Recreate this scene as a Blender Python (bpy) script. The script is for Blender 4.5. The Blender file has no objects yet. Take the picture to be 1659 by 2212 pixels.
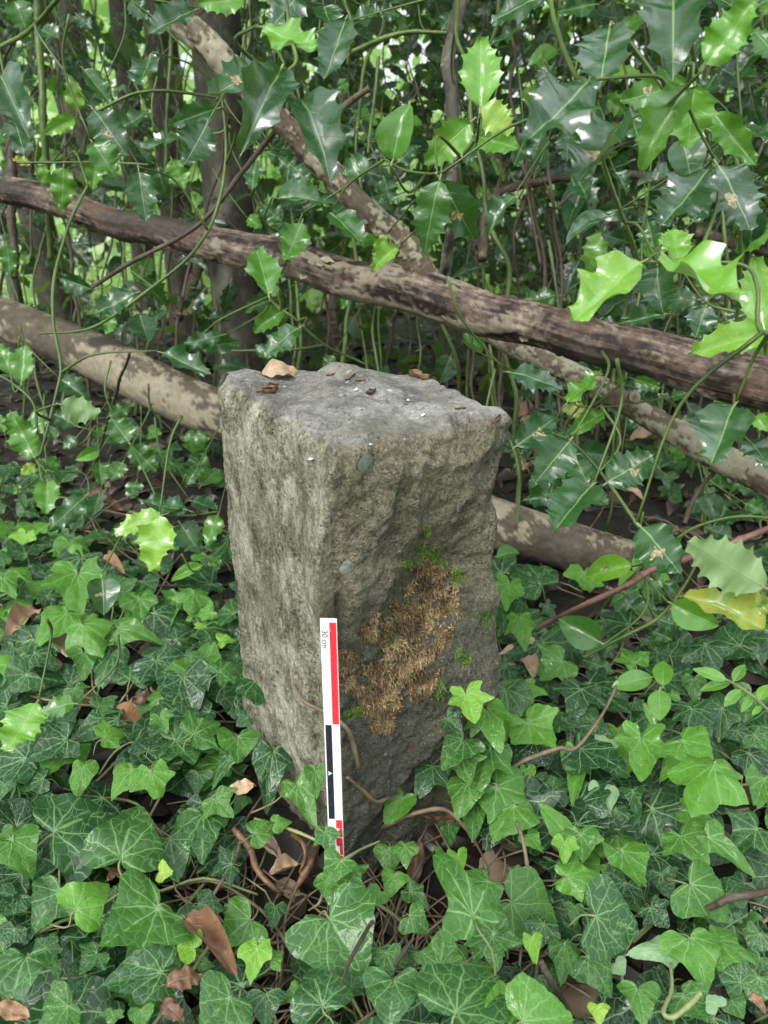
import bpy, math, random
import numpy as np
from mathutils import Vector, Matrix, noise as mn
from mathutils.bvhtree import BVHTree

# ------------------------------------------------------------------ camera, light
SC = bpy.context.scene
COL = SC.collection
PITCH = math.radians(25.0)
CH = 0.62                                   # camera height above the soil
CP, SP = math.cos(PITCH), math.sin(PITCH)
FPX = 1642.0                                # focal length in reference pixels (picture 1659 x 2212)
CAM = Vector((0, 0, CH))
cd = bpy.data.cameras.new('camera'); cam = bpy.data.objects.new('camera', cd); COL.objects.link(cam)
cam.location = CAM; cam.rotation_euler = (math.pi/2 - PITCH, 0, 0)
cd.sensor_fit = 'VERTICAL'; cd.sensor_height = 36.0; cd.lens = 36.0*FPX/2212.0
cd.clip_start = 0.02; cd.clip_end = 400
cd.dof.use_dof = True; cd.dof.focus_distance = 0.68; cd.dof.aperture_fstop = 9.5
SC.camera = cam

SUN_EL, SUN_AZ = math.radians(44), math.radians(-145)     # azimuth of the sun measured from +Y towards +X
wd = bpy.data.worlds.new('World'); SC.world = wd; wd.use_nodes = True
nt = wd.node_tree; bg = nt.nodes['Background']
sky = nt.nodes.new('ShaderNodeTexSky'); sky.sky_type = 'NISHITA'; sky.sun_disc = False
sky.sun_elevation = SUN_EL; sky.sun_rotation = SUN_AZ; sky.air_density = 1.0; sky.dust_density = 3.0
hs = nt.nodes.new('ShaderNodeHueSaturation'); hs.inputs['Saturation'].default_value = 0.42
nt.links.new(sky.outputs[0], hs.inputs['Color'])
tc = nt.nodes.new('ShaderNodeTexCoord'); sx = nt.nodes.new('ShaderNodeSeparateXYZ'); nt.links.new(tc.outputs['Generated'], sx.inputs[0])
mr = nt.nodes.new('ShaderNodeMapRange'); mr.inputs[1].default_value = 0; mr.inputs[2].default_value = 1; mr.inputs[3].default_value = 3.4; mr.inputs[4].default_value = 9.5; nt.links.new(sx.outputs[2], mr.inputs[0])
cl = nt.nodes.new('ShaderNodeVectorMath'); cl.operation = 'SCALE'; cl.inputs[0].default_value = (.95, 1.0, 1.07); nt.links.new(mr.outputs[0], cl.inputs['Scale'])
mxw = nt.nodes.new('ShaderNodeMix'); mxw.data_type = 'RGBA'; mxw.inputs[0].default_value = .75; nt.links.new(hs.outputs[0], mxw.inputs[6]); nt.links.new(cl.outputs[0], mxw.inputs[7]); nt.links.new(mxw.outputs[2], bg.inputs['Color'])
bg.inputs['Strength'].default_value = 0.15
sd = bpy.data.lights.new('sun', 'SUN'); sun = bpy.data.objects.new('sun', sd); COL.objects.link(sun)
sd.energy = 1.5; sd.angle = math.radians(28); sd.color = (1.0, 0.97, 0.92)
_sv = Vector((math.sin(SUN_AZ)*math.cos(SUN_EL), math.cos(SUN_AZ)*math.cos(SUN_EL), math.sin(SUN_EL)))
sun.rotation_euler = _sv.to_track_quat('Z', 'Y').to_euler()
SC.view_settings.view_transform = 'Standard'; SC.view_settings.look = 'None'
SC.view_settings.gamma = 1; SC.view_settings.exposure = 1.15; SC.view_settings.use_curve_mapping = False

R = random.Random(7)
U = R.uniform

# ------------------------------------------------------------------ rays, zoom coordinates
def ray(px, py):
    x = (px-829.5)/FPX; y = (1106-py)/FPX
    return Vector((x, CP + y*SP, y*CP - SP))
def P(px, py, t): return CAM + ray(px, py)*t
def PZ(px, py, z):
    d = ray(px, py); return CAM + d*((z-CH)/d.z)
OFF = {0: (0, 0), 1: (0, 0), 2: (829.5, 0), 3: (0, 518.5), 4: (829.5, 518.5), 5: (0, 1037), 6: (829.5, 1037), 7: (0, 1607), 8: (829.5, 1607)}
def Z(r, x, y):
    if r == 0: return x, y
    a, b = OFF[r]; return a + x/2, b + y/2

# ------------------------------------------------------------------ object helpers
def link(o, parent=None):
    COL.objects.link(o)
    if parent is not None: o.parent = parent
    return o
def tag(o, label=None, cat=None, group=None, kind=None):
    if label: o['label'] = label
    if cat: o['category'] = cat
    if group: o['group'] = group
    if kind: o['kind'] = kind
    return o
def thing(name, label, cat, loc, group=None):
    o = bpy.data.objects.new(name, None); o.empty_display_size = 0.02; COL.objects.link(o)
    o.location = loc; return tag(o, label, cat, group)
def mesh(name, V, F, mats, smooth=True, mi=None, vec=None, uv=None):
    me = bpy.data.meshes.new(name)
    me.from_pydata([tuple(v) for v in V], [], [tuple(f) for f in F])
    for m in (mats if isinstance(mats, (list, tuple)) else [mats]): me.materials.append(m)
    if smooth: me.polygons.foreach_set('use_smooth', [True]*len(me.polygons))
    if mi is not None: me.polygons.foreach_set('material_index', mi)
    if vec:
        for k, arr in vec.items():
            a = me.attributes.new(k, 'FLOAT_VECTOR', 'POINT'); a.data.foreach_set('vector', np.asarray(arr, dtype=np.float32).ravel())
    me.update(); return me
def obj(name, me, parent=None): return link(bpy.data.objects.new(name, me), parent)

# ------------------------------------------------------------------ node helper
class N:
    def __init__(s, name):
        s.m = bpy.data.materials.new(name); s.m.use_nodes = True; s.t = s.m.node_tree; s.n = s.t.nodes; s.l = s.t.links
        s.b = s.n['Principled BSDF']; s.out = s.n['Material Output']
    def set(s, sock, v):
        if v is None: return
        if isinstance(v, bpy.types.NodeSocket): s.l.new(v, sock)
        elif hasattr(v, '__len__') and len(v) == 3 and sock.type == 'RGBA': sock.default_value = (*v, 1)
        else: sock.default_value = v
    def add(s, typ, **kw):
        n = s.n.new(typ)
        for k, v in kw.items(): setattr(n, k, v)
        return n
    def math(s, op, a, b=None, c=None, clamp=False):
        n = s.add('ShaderNodeMath', operation=op, use_clamp=clamp)
        for i, v in enumerate((a, b, c)):
            if v is not None: s.set(n.inputs[i], v)
        return n.outputs[0]
    def vmath(s, op, a, b=None):
        n = s.add('ShaderNodeVectorMath', operation=op); s.set(n.inputs[0], a)
        if b is not None: s.set(n.inputs[1], b)
        return n.outputs[0]
    def attr(s, name): return s.add('ShaderNodeAttribute', attribute_name=name).outputs['Vector']
    def sep(s, v):
        n = s.add('ShaderNodeSeparateXYZ'); s.set(n.inputs[0], v); return n.outputs
    def noise(s, vec, scale, detail=3, rough=.55, dist=0, out=0):
        n = s.add('ShaderNodeTexNoise'); s.set(n.inputs['Vector'], vec); s.set(n.inputs['Scale'], scale)
        n.inputs['Detail'].default_value = detail; n.inputs['Roughness'].default_value = rough; n.inputs['Distortion'].default_value = dist
        return n.outputs[out]
    def voro(s, vec, scale, feature='F1', out='Distance'):
        n = s.add('ShaderNodeTexVoronoi', feature=feature); s.set(n.inputs['Vector'], vec); s.set(n.inputs['Scale'], scale)
        return n.outputs[out]
    def ss(s, v, a, b):                 # smoothstep a..b -> 0..1 (a>b inverts)
        n = s.add('ShaderNodeMapRange', interpolation_type='SMOOTHSTEP'); s.set(n.inputs[0], v)
        if a <= b: n.inputs[1].default_value = a; n.inputs[2].default_value = b; n.inputs[3].default_value = 0; n.inputs[4].default_value = 1
        else: n.inputs[1].default_value = b; n.inputs[2].default_value = a; n.inputs[3].default_value = 1; n.inputs[4].default_value = 0
        return n.outputs[0]
    def mix(s, f, a, b, mode='MIX'):
        n = s.add('ShaderNodeMix', data_type='RGBA', blend_type=mode); s.set(n.inputs[0], f); s.set(n.inputs[6], a); s.set(n.inputs[7], b)
        return n.outputs[2]
    def ramp(s, f, stops):
        n = s.add('ShaderNodeValToRGB'); s.set(n.inputs[0], f); e = n.color_ramp.elements
        while len(e) < len(stops): e.new(0.5)
        for el, (p, c) in zip(e, stops): el.position = p; el.color = (*c, 1)
        return n.outputs[0]
    def bump(s, h, strength=.5, dist=.001, nrm=None):
        n = s.add('ShaderNodeBump'); s.set(n.inputs['Height'], h); n.inputs['Strength'].default_value = strength; n.inputs['Distance'].default_value = dist
        if nrm is not None: s.l.new(nrm, n.inputs['Normal'])
        return n.outputs[0]
    def comb(s, x, y, z):
        n = s.add('ShaderNodeCombineXYZ'); s.set(n.inputs[0], x); s.set(n.inputs[1], y); s.set(n.inputs[2], z); return n.outputs[0]
    def done(s, col, rough=.6, nrm=None, spec=.5, transl=0, tcol=None, coat=0):
        s.set(s.b.inputs['Base Color'], col); s.set(s.b.inputs['Roughness'], rough)
        s.set(s.b.inputs['Specular IOR Level'], spec)
        if nrm is not None: s.l.new(nrm, s.b.inputs['Normal'])
        if coat: s.b.inputs['Coat Weight'].default_value = coat; s.b.inputs['Coat Roughness'].default_value = .12
        if transl:
            t = s.add('ShaderNodeBsdfTranslucent'); s.set(t.inputs[0], tcol if tcol is not None else col)
            mx = s.add('ShaderNodeMixShader'); mx.inputs[0].default_value = transl
            s.l.new(s.b.outputs[0], mx.inputs[1]); s.l.new(t.outputs[0], mx.inputs[2]); s.l.new(mx.outputs[0], s.out.inputs[0])
        return s.m

# object colour carries (tone, wet, blotch/pale, yellow): a leaf's own colouring; fillers and background holly also hold painted shade
TONES = [(0.0, (.008, .030, .012)), (.18, (.018, .068, .020)), (.4, (.060, .172, .020)), (.6, (.105, .275, .028)), (.8, (.16, .335, .032)), (1.0, (.26, .39, .045))]
def m_ivy():
    s = N('ivy_leaf'); a = s.attr('leaf'); x, y, z = s.sep(a)
    oi = s.add('ShaderNodeObjectInfo'); rnd = oi.outputs['Random']; tone, wet, pale = s.sep(oi.outputs['Color'])
    r = s.vmath('LENGTH', s.comb(x, y, 0)); r = s.n[-1].outputs['Value']
    ang = s.math('ABSOLUTE', s.math('ARCTAN2', x, y))
    wob = s.math('MULTIPLY', s.math('SUBTRACT', s.noise(s.vmath('ADD', a, s.comb(rnd, rnd, rnd)), 3.5, 1), .5), .35)
    ang = s.math('ADD', ang, wob)
    best = None
    for k in (0.0, 0.5, 1.12, 2.05):
        d = s.math('ABSOLUTE', s.math('SUBTRACT', ang, k)) if k else s.math('ABSOLUTE', ang)
        if k == .42: d = s.math('ADD', s.math('MULTIPLY', d, 1.5), .02)
        best = d if best is None else s.math('MINIMUM', best, d)
    dist = s.math('MULTIPLY', best, r)
    w = s.math('SUBTRACT', .017, s.math('MULTIPLY', r, .010))
    main = s.math('SUBTRACT', 1, s.math('DIVIDE', dist, w), clamp=True)
    main = s.ss(main, .0, .55)
    off = s.math('MULTIPLY', rnd, 37)
    vv = s.vmath('ADD', s.vmath('MULTIPLY', s.vmath('ADD', a, s.vmath('MULTIPLY', s.noise(a, 4, 2, out=1), (.16, .16, 0))), (1, 1, 0)), s.comb(off, off, 0))
    e = s.voro(vv, 5.6, 'DISTANCE_TO_EDGE')
    sec = s.math('MULTIPLY', s.ss(e, .042, .008), s.math('ADD', .22, s.math('MULTIPLY', s.math('SUBTRACT', 1, s.ss(tone, .2, .6)), s.math('ADD', .2, s.math('MULTIPLY', rnd, .3)))))
    e2 = s.voro(vv, 14, 'DISTANCE_TO_EDGE')
    ter = s.math('MULTIPLY', s.ss(e2, .06, .01), .16)
    vein = s.math('MAXIMUM', s.math('MAXIMUM', main, sec), ter)
    tonev = s.math('ADD', tone, s.math('MULTIPLY', s.math('SUBTRACT', s.noise(vv, 3, 3), .5), .16))
    near = s.math('MULTIPLY', s.ss(s.math('MINIMUM', e, dist), .0, .09), -.05)
    base = s.ramp(s.math('ADD', tonev, near), TONES)
    base = s.mix(s.math('MULTIPLY', s.ss(s.noise(vv, 9, 4), .62, .75), .35), base, (.05, .10, .045))
    vc = s.mix(s.ss(tone, .5, 1.0), (.20, .33, .15), (.42, .58, .22))
    col = s.mix(s.math('MULTIPLY', vein, .66), base, vc)
    und = s.mix(s.math('MULTIPLY', main, .5), (.20, .33, .17), (.30, .42, .22))
    geo = s.add('ShaderNodeNewGeometry')
    isund = s.math('MAXIMUM', s.ss(pale, .4, .6), geo.outputs['Backfacing'])
    col = s.mix(isund, col, und)
    # brown nibbled edge specks
    spk = s.ss(s.noise(s.vmath('ADD', vv, (5, 3, 0)), 11, 2), .73, .77)
    col = s.mix(s.math('MULTIPLY', spk, .55), col, (.10, .07, .035))
    wn = s.noise(s.vmath('ADD', vv, (9, 1, 0)), 4.5, 4, .65)
    wetm = s.ss(s.math('ADD', wn, s.math('MULTIPLY', wet, .22)), .57, .63)
    drop = s.ss(s.voro(vv, 26), .16, .10)
    drop = s.math('MULTIPLY', drop, s.ss(s.noise(vv, 6, 1), .52, .6))
    rough = s.math('SUBTRACT', .40, s.math('MULTIPLY', s.math('MAXIMUM', wetm, drop), .33))
    rough = s.math('ADD', rough, s.math('MULTIPLY', isund, .25), clamp=True)
    h = s.math('ADD', s.math('MULTIPLY', vein, -.5), s.math('ADD', s.math('MULTIPLY', s.noise(vv, 9, 2), .4), s.math('MULTIPLY', drop, .9)))
    h = s.math('ADD', h, s.math('MULTIPLY', s.ss(e, 0, .25), .8))
    return s.done(col, rough, s.bump(h, .55, .0005), .34, .22, s.mix(.5, col, (.25, .55, .05)))
def m_holly():
    s = N('holly_leaf'); a = s.attr('leaf'); x, y, z = s.sep(a)
    oi = s.add('ShaderNodeObjectInfo'); rnd = oi.outputs['Random']; tone, wet, blot = s.sep(oi.outputs['Color']); yel = s.math('SUBTRACT', 1, oi.outputs['Alpha'])
    ax = s.math('ABSOLUTE', x)
    w = s.math('SUBTRACT', .013, s.math('MULTIPLY', y, .009))
    mid = s.ss(s.math('DIVIDE', ax, w), 1.25, .55)
    fr = s.math('FRACT', s.math('ADD', s.math('SUBTRACT', s.math('MULTIPLY', y, 7.5), s.math('MULTIPLY', ax, 6.5)), s.math('MULTIPLY', s.noise(a, 8, 1), .5)))
    side = s.math('MULTIPLY', s.ss(s.math('ABSOLUTE', s.math('SUBTRACT', fr, .5)), .055, .01), s.ss(ax, .26, .05))
    off = s.math('MULTIPLY', rnd, 41); vv = s.vmath('ADD', s.vmath('MULTIPLY', a, (1, 1, 0)), s.comb(off, off, 0))
    tonev = s.math('ADD', tone, s.math('MULTIPLY', s.math('SUBTRACT', s.noise(vv, 4, 3), .5), .14))
    base = s.ramp(tonev, TONES)
    # pale speckle on the young leaves
    spl = s.math('MULTIPLY', s.ss(s.noise(vv, 22, 2), .6, .68), s.ss(tone, .55, .75))
    base = s.mix(s.math('MULTIPLY', spl, .45), base, (.42, .50, .12))
    ym = s.math('MULTIPLY', yel, s.ss(s.noise(vv, 3.5, 4, .6), .35, .5))
    base = s.mix(ym, base, (.27, .30, .05))
    spots = s.math('MULTIPLY', yel, s.ss(s.noise(vv, 26, 2), .66, .7))
    base = s.mix(s.math('MULTIPLY', spots, .8), base, (.06, .05, .02))
    col = s.mix(s.math('MULTIPLY', mid, .62), base, (.24, .38, .12))
    col = s.mix(s.math('MULTIPLY', side, .22), col, (.16, .28, .10))
    # leaf-miner blotch
    dx = s.math('ADD', s.math('MULTIPLY', s.math('SUBTRACT', x, .05), 1.2), s.math('MULTIPLY', s.math('SUBTRACT', s.noise(vv, 7, 3), .5), .42))
    dy = s.math('ADD', s.math('SUBTRACT', y, .52), s.math('MULTIPLY', s.math('SUBTRACT', s.noise(s.vmath('ADD', vv, (7, 7, 0)), 7, 3), .5), .5))
    rr = s.math('ADD', s.math('MULTIPLY', dx, dx), s.math('MULTIPLY', dy, dy))
    bm = s.math('MULTIPLY', s.ss(rr, .0075, .0055), s.ss(blot, .4, .6))
    bc = s.ramp(s.noise(vv, 19, 4), [(.35, (.10, .055, .035)), (.5, (.32, .25, .13)), (.62, (.46, .42, .24))])
    col = s.mix(bm, col, bc)
    geo = s.add('ShaderNodeNewGeometry'); und = s.mix(s.ss(tone, .3, .8), (.13, .20, .09), (.28, .42, .15))
    col = s.mix(s.math('MULTIPLY', geo.outputs['Backfacing'], .85), col, und)
    film = s.noise(vv, 3.2, 5, .65)
    rough = s.math('ADD', s.math('MULTIPLY', s.ss(film, .40, .60), .22), .15)
    rough = s.math('ADD', rough, s.math('MULTIPLY', s.math('MAXIMUM', bm, geo.outputs['Backfacing']), .35))
    drop = s.math('MULTIPLY', s.ss(s.voro(vv, 24), .14, .09), s.ss(s.noise(vv, 5, 1), .55, .6))
    h = s.math('ADD', s.math('MULTIPLY', mid, -.8), s.math('ADD', s.math('MULTIPLY', side, -.5), s.math('ADD', s.math('MULTIPLY', s.noise(vv, 7, 2), .9), s.math('MULTIPLY', drop, .8))))
    s.set(s.b.inputs['Coat Weight'], s.math('MULTIPLY', s.ss(wet, .2, 1.0), s.ss(s.noise(s.vmath('ADD', vv, (3, 8, 0)), 2.4, 4, .6), .46, .60))); s.b.inputs['Coat Roughness'].default_value = .2; s.b.inputs['Coat IOR'].default_value = 1.7
    return s.done(col, rough, s.bump(h, .45, .0006), .62, .2, s.mix(.5, col, (.3, .6, .05)))
def m_simple(name, stops, scale=30, rough=.6, attr=None, transl=0, spec=.4, bscale=200, bd=.0006, stretch=None):
    s = N(name)
    v = s.attr(attr) if attr else s.add('ShaderNodeTexCoord').outputs['Object']
    if stretch: v = s.vmath('MULTIPLY', v, stretch)
    oi = s.add('ShaderNodeObjectInfo'); v2 = s.vmath('ADD', v, s.comb(oi.outputs['Random'], 0, oi.outputs['Random']))
    col = s.ramp(s.noise(v2, scale, 5, .6), stops)
    return s.done(col, rough, s.bump(s.noise(v2, bscale, 3), .5, bd), spec, transl)
def m_dead():
    s = N('dead_leaf'); a = s.attr('leaf'); x, y, z = s.sep(a)
    oi = s.add('ShaderNodeObjectInfo'); rnd = oi.outputs['Random']; tone, wet, hue = s.sep(oi.outputs['Color'])
    off = s.math('MULTIPLY', rnd, 41); vv = s.vmath('ADD', a, s.comb(off, off, 0))
    n = s.noise(vv, 3.5, 5, .6)
    base = s.ramp(s.math('ADD', s.math('MULTIPLY', s.math('SUBTRACT', n, .5), .5), tone), [(.0, (.035, .018, .012)), (.3, (.11, .05, .028)), (.55, (.26, .14, .075)), (.8, (.42, .28, .17)), (1, (.55, .42, .30))])
    base = s.mix(s.math('MULTIPLY', hue, .6), base, (.20, .17, .15))
    ax = s.math('ABSOLUTE', x); mid = s.ss(ax, .02, .008)
    fr = s.math('FRACT', s.math('SUBTRACT', s.math('MULTIPLY', y, 9), s.math('MULTIPLY', ax, 8)))
    side = s.ss(s.math('ABSOLUTE', s.math('SUBTRACT', fr, .5)), .09, .02)
    col = s.mix(s.math('MULTIPLY', s.math('MAXIMUM', mid, s.math('MULTIPLY', side, .35)), .5), base, (.30, .20, .12))
    col = s.mix(s.ss(s.noise(vv, 13, 3), .66, .72), col, (.03, .02, .015))
    rough = s.math('SUBTRACT', .6, s.math('MULTIPLY', wet, .4))
    h = s.math('SUBTRACT', s.noise(vv, 12, 3), s.math('MULTIPLY', s.math('MAXIMUM', mid, side), .35))
    return s.done(col, rough, s.bump(h, .6, .0012), .5, .08)
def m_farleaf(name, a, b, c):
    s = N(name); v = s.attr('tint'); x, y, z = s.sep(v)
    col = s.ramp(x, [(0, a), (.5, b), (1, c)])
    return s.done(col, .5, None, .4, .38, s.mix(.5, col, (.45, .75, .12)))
def m_bark(name, dark, mid, pale, patch, red, streak=1.0, fine=1.0):
    """attribute 'bark' = (metres along, r cos, r sin); attribute 'plate' x = raised bark plate, y = knot / stain"""
    s = N(name); a = s.attr('bark'); p = s.attr('plate'); px_, py_, pz_ = s.sep(p)
    st = s.vmath('MULTIPLY', a, (6, 90*streak, 90*streak))
    n1 = s.noise(st, 1.0, 6, .62); n2 = s.noise(a, 22, 4, .6); n3 = s.noise(a, 90, 4, .65)
    f = s.math('ADD', s.math('MULTIPLY', n1, .55*fine), s.math('MULTIPLY', n3, .5))
    f = s.math('ADD', f, s.math('MULTIPLY', s.math('SUBTRACT', n2, .5), .5))
    col = s.ramp(f, [(.33 if fine > 1 else .28, dark), (.5, mid), (.68, pale)])
    if fine > 1: f = s.math('SUBTRACT', f, .24); col = s.ramp(f, [(.33, dark), (.5, mid), (.68, pale)])
    col = s.mix(s.math('MULTIPLY', s.ss(s.noise(s.vmath('ADD', a, (3, 3, 3)), 14, 3), .52, .64), .55), col, red)
    pc = s.ramp(s.math('ADD', s.math('MULTIPLY', n3, .7), s.math('MULTIPLY', n2, .3)), [(.3, tuple(c*.62 for c in patch)), (.5, patch), (.7, tuple(min(1, c*1.3) for c in patch))])
    col = s.mix(px_, col, pc)
    col = s.mix(py_, col, (.035, .028, .024))
    pits = s.ss(s.voro(a, 170), .18, .08)
    col = s.mix(s.math('MULTIPLY', pits, .35), col, dark)
    h = s.math('ADD', s.math('MULTIPLY', n1, 1.0), s.math('SUBTRACT', s.math('MULTIPLY', n3, .8), s.math('MULTIPLY', pits, .5)))
    return s.done(col, .72, s.bump(h, .8, .0016), .3)
def m_stone():
    s = N('stone'); c = s.add('ShaderNodeTexCoord').outputs['Object']; zn = s.attr('zone'); L, Rt, T = s.sep(zn)
    st = s.vmath('MULTIPLY', c, (120, 120, 55))
    fol = s.noise(st, 1, 6, .68)                                   # vertical foliation on the side
    med = s.noise(c, 28, 6, .62); fine = s.noise(c, 300, 7, .78); big = s.noise(c, 9, 4, .6); grit = s.noise(c, 620, 3, .7)
    # light streaked side
    fl = s.math('ADD', s.math('ADD', s.math('MULTIPLY', fol, .40), s.math('MULTIPLY', fine, .66)), s.math('MULTIPLY', s.math('SUBTRACT', med, .5), .55))
    cl = s.ramp(fl, [(.39, (.055, .050, .032)), (.47, (.185, .178, .120)), (.54, (.33, .315, .23)), (.61, (.51, .49, .39)), (.72, (.72, .70, .61))])
    cl = s.mix(s.math('MULTIPLY', s.ss(big, .50, .68), .5), cl, (.115, .125, .060))
    cl = s.mix(s.math('MULTIPLY', s.ss(s.noise(s.vmath('ADD', c, (2, 2, 2)), 55, 4), .60, .7), .5), cl, (.06, .06, .045))
    # rough side; its lower part darkened, shade painted into the colour
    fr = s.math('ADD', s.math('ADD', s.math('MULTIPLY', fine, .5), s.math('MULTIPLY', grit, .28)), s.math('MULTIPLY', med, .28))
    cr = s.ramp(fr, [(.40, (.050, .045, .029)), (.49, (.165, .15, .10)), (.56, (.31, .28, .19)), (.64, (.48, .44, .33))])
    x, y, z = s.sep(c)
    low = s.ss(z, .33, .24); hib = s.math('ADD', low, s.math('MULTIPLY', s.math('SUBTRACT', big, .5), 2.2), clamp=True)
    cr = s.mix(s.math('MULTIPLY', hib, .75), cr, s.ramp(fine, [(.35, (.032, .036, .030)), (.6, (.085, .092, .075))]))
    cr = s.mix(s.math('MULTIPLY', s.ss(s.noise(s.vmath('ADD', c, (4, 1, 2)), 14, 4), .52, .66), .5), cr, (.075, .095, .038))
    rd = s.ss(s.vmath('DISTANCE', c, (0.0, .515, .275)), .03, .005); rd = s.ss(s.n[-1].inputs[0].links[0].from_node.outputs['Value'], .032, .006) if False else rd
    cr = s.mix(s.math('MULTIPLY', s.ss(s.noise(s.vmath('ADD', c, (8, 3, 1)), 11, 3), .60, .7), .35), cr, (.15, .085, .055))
    # smoother blue-grey top
    ft = s.math('ADD', s.math('MULTIPLY', med, .55), s.math('MULTIPLY', fine, .45))
    ct = s.ramp(ft, [(.41, (.095, .092, .082)), (.5, (.20, .193, .172)), (.57, (.29, .28, .25)), (.66, (.48, .465, .41))])
    ct = s.mix(s.math('MULTIPLY', s.ss(big, .52, .66), .45), ct, (.120, .125, .070))
    ct = s.mix(s.math('MULTIPLY', s.ss(s.noise(s.vmath('ADD', c, (5, 5, 5)), 17, 4), .56, .7), .5), ct, (.24, .20, .15))
    lich = s.math('MULTIPLY', s.ss(s.noise(c, 150, 2), .66, .70), s.ss(s.noise(s.vmath('ADD', c, (1, 7, 3)), 12, 2), .5, .58))
    ct = s.mix(s.math('MULTIPLY', lich, .8), ct, (.55, .56, .48))
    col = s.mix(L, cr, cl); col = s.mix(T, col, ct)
    pit = s.math('MULTIPLY', s.ss(s.voro(c, 260), .30, .12), s.ss(s.noise(c, 60, 2), .45, .6))
    col = s.mix(s.math('MULTIPLY', pit, .6), col, (.03, .028, .02))
    spk = s.ss(s.noise(c, 420, 1), .68, .72)
    col = s.mix(s.math('MULTIPLY', spk, .5), col, (.55, .53, .46))
    h = s.math('ADD', s.math('MULTIPLY', fine, 1.0), s.math('MULTIPLY', grit, .5))
    h = s.math('ADD', h, s.math('MULTIPLY', s.math('MULTIPLY', fol, L), 1.1))
    h = s.math('SUBTRACT', h, s.math('MULTIPLY', pit, .6))
    h = s.math('MULTIPLY', h, s.math('SUBTRACT', 1.15, s.math('MULTIPLY', T, .75)))
    return s.done(col, .78, s.bump(h, 1.0, .0050), .3)
def m_soil():
    s = N('soil'); c = s.add('ShaderNodeTexCoord').outputs['Object']
    col = s.ramp(s.noise(c, 35, 6, .65), [(.3, (.005, .0035, .003)), (.55, (.014, .010, .007)), (.75, (.045, .031, .022))])  # soil blackened to stand in for shade between the leaves
    far = s.ss(s.vmath('LENGTH', c), 3, 6); n = s.n[-2].outputs['Value']
    n2 = s.add('ShaderNodeVectorMath', operation='LENGTH'); s.l.new(c, n2.inputs[0])
    fm = s.ss(n2.outputs['Value'], 2.5, 6)
    col = s.mix(s.math('MULTIPLY', fm, s.ss(s.noise(c, 1.2, 4), .38, .55)), col, (.15, .26, .07))
    col = s.mix(s.math('MULTIPLY', fm, .35), col, (.16, .11, .08))
    return s.done(col, s.math('SUBTRACT', .75, s.math('MULTIPLY', s.ss(s.noise(c, 20, 3), .55, .65), .45)), s.bump(s.noise(c, 120, 5, .7), 1, .006), .4)
def m_flat(name, c, rough=.4, spec=.5, wear=(0.3, 0.3, 0.3), amt=.0):
    s = N(name); v = s.add('ShaderNodeTexCoord').outputs['Object']
    n = s.noise(s.vmath('MULTIPLY', v, (500, 500, 40)), 1, 4, .7); col = s.mix(s.math('MULTIPLY', s.ss(n, .62, .7), amt), c, wear)
    col = s.mix(s.math('MULTIPLY', s.noise(v, 40, 4), .12), col, tuple(k*.6 for k in c))
    return s.done(col, rough, s.bump(s.noise(v, 600, 2), .15, .0002), spec)

M = {}
M['ivy'] = m_ivy(); M['holly'] = m_holly(); M['dead'] = m_dead(); M['stone'] = m_stone(); M['soil'] = m_soil()
M['petiole'] = m_simple('petiole', [(.3, (.14, .20, .06)), (.6, (.22, .24, .11)), (.8, (.24, .16, .10))], 60, .5)
M['greenstem'] = m_simple('green_stem', [(.3, (.022, .042, .010)), (.55, (.070, .115, .022)), (.75, (.14, .18, .05))], 40, .42, 'bark', bscale=400, stretch=(.3, 1, 1))
M['brownstem'] = m_simple('brown_twig', [(.3, (.030, .018, .013)), (.55, (.066, .046, .032)), (.75, (.15, .125, .095))], 60, .6, 'bark', bscale=500, bd=.001, stretch=(.4, 1, 1))
M['redtwig'] = m_simple('red_brown_twig', [(.3, (.06, .028, .022)), (.55, (.15, .075, .058)), (.75, (.26, .17, .14))], 60, .5, 'bark', bscale=500, bd=.001, stretch=(.4, 1, 1))
M['vine'] = m_simple('woody_vine', [(.3, (.065, .045, .028)), (.55, (.175, .128, .08)), (.75, (.31, .25, .17))], 80, .55, 'bark', bscale=500, bd=.001, stretch=(.5, 1, 1))
M['root'] = m_simple('orange_root', [(.3, (.05, .026, .014)), (.55, (.145, .080, .042)), (.75, (.28, .18, .10))], 60, .4, 'bark', bscale=300, bd=.0012)
M['logbark'] = m_bark('peeling_log', (.018, .012, .010), (.135, .098, .076), (.36, .31, .245), (.22, .19, .14), (.085, .050, .032), 1.0, 1.5)
M['branchbark'] = m_bark('branch_bark', (.030, .022, .015), (.090, .067, .045), (.17, .135, .10), (.245, .225, .16), (.08, .05, .032), .8)
M['trunkbark'] = m_bark('lichen_log', (.040, .033, .024), (.088, .072, .052), (.17, .145, .105), (.235, .20, .145), (.085, .066, .046), .35, .8)
M['treebark'] = m_bark('tree_bark', (.020, .017, .013), (.052, .046, .036), (.115, .105, .082), (.17, .17, .13), (.06, .055, .040), .5)
M['farA'] = m_farleaf('far_leaf', (.20, .36, .10), (.48, .66, .30), (.74, .86, .58))  # far leaves coloured paler than real, standing in for light behind them
M['farB'] = m_farleaf('mid_leaf', (.007, .020, .009), (.013, .040, .014), (.05, .13, .025))  # leaf colour near black, shade inside the thicket painted in
for n in M['farA'].node_tree.nodes:
    if n.type == 'MIX_SHADER': n.inputs[0].default_value = .5
M['mossb'] = m_farleaf('dry_moss', (.050, .032, .015), (.17, .115, .052), (.40, .30, .155)); M['mossg'] = m_farleaf('green_moss', (.04, .075, .012), (.09, .16, .02), (.20, .30, .05))
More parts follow.
